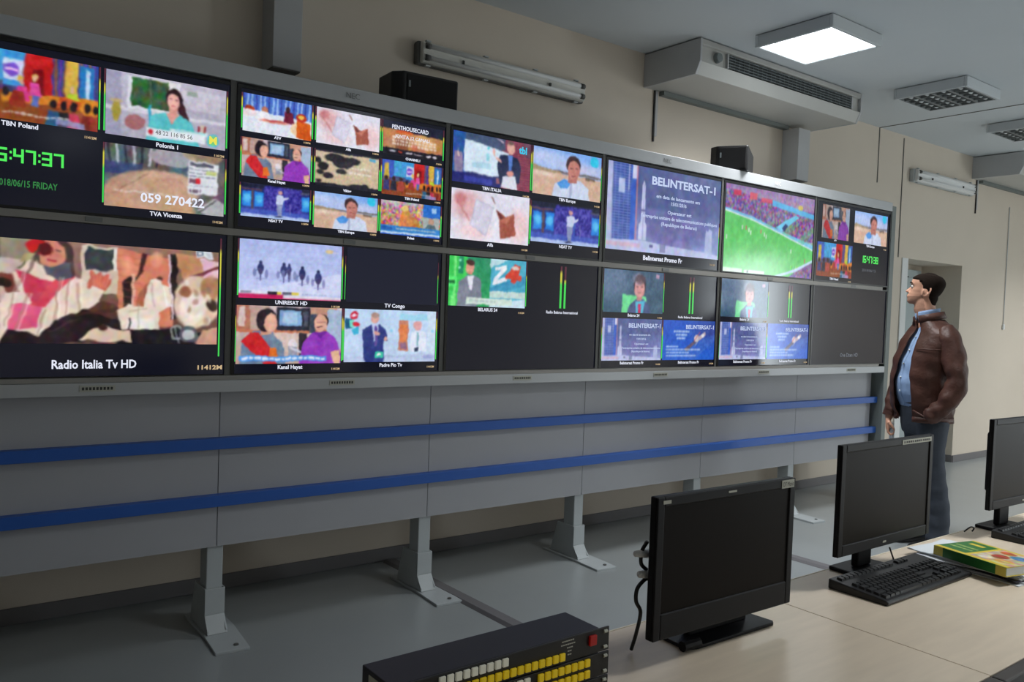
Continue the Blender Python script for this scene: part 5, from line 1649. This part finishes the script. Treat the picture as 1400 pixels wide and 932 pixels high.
# pocket flap near the hidden left hand
MB().tube([(-.12, -.19, .905), (-.06, -.222, .875), (-.02, -.232, .85)], [.006, .007, .006], 8).build('pocket_edge', M['leather'], jo, smooth=True)

# belt and trousers
tr = MB()
tr.loft([ring(-.050, 0, .74, .150, .118), ring(-.052, 0, .80, .158, .128), ring(-.056, 0, .88, .162, .134), ring(-.060, 0, .955, .160, .134)])
for a_, t_, kx, s_ in ((-.005, -.085, .062, 0), (-.080, .075, -.035, 2)):
    pts, rs = [], []
    for i in range(26):
        u = i / 25
        z_ = .84 - u * (.84 - .045)
        ax = a_ + (kx - a_) * min(1, max(0, (u - .25) / .5))
        pts.append((ax + .012 * math.sin(u * PI * 1.0) * 0, t_, z_))
        r_ = .104 - .034 * min(1, u / .42) if u < .42 else .070 - .004 * (u - .42) / .5
        rs.append(r_ + .003 * math.sin(i * 1.9 + s_) * (1 if u > .3 else .3) + (.006 if u > .93 else 0))
    tr.tube(pts, rs, 26)
to = tr.build('trousers', M['trouser'], man)
remesh(to, .009, 5)
shell([(-.060, 0, .940, .1625, .1365), (-.060, 0, .972, .1625, .1365)], lambda z_: 0, lambda z_: .001, .003, 'belt', M['belt'], to, 0)
for a_, t_ in ((.066, -.085), (-.031, .075)):
    sp_ = []
    for d_, wd, hh in ((-.075, .030, .075), (-.05, .040, .095), (0, .042, .095), (.06, .043, .070), (.12, .047, .055), (.17, .042, .045), (.20, .022, .034)):
        c0 = Vector((a_ + FX * d_, t_ + FY * d_, 0))
        sp_.append([(c0.x + LX * wd * math.cos(q), c0.y + LY * wd * math.cos(q), .002 + max(0, hh * (.5 + .5 * math.sin(q)))) for q in [2 * PI * i / 16 for i in range(16)]])
    MB().loft(sp_).build('shoe', M['shoe'], man, smooth=True)

# small bottle hanging from his right hand
bx = man.matrix_world
R_ = Matrix.Rotation(MAN_RZ, 4, 'Z')
bp_ = Vector((5.42, -.86, 0)) + (R_ @ Vector((-.246, .066, .662)))
b_ = empty('small_bottle', bp_, 0, 'small clear bottle with white cap held in the man\'s right hand', 'bottle')
MB().tube([(0, 0, 0), (0, 0, .004), (0, 0, .075), (0, 0, .09), (0, 0, .10)], [.014, .016, .016, .010, .009], 16).build('flask', mat('cloudy_white_plastic', (205, 214, 222), .3, noise=.03), b_, smooth=True)
MB().tube([(0, 0, .101), (0, 0, .128)], [.012, .012], 16).build('cap', M['white'], b_, bevel=.002)
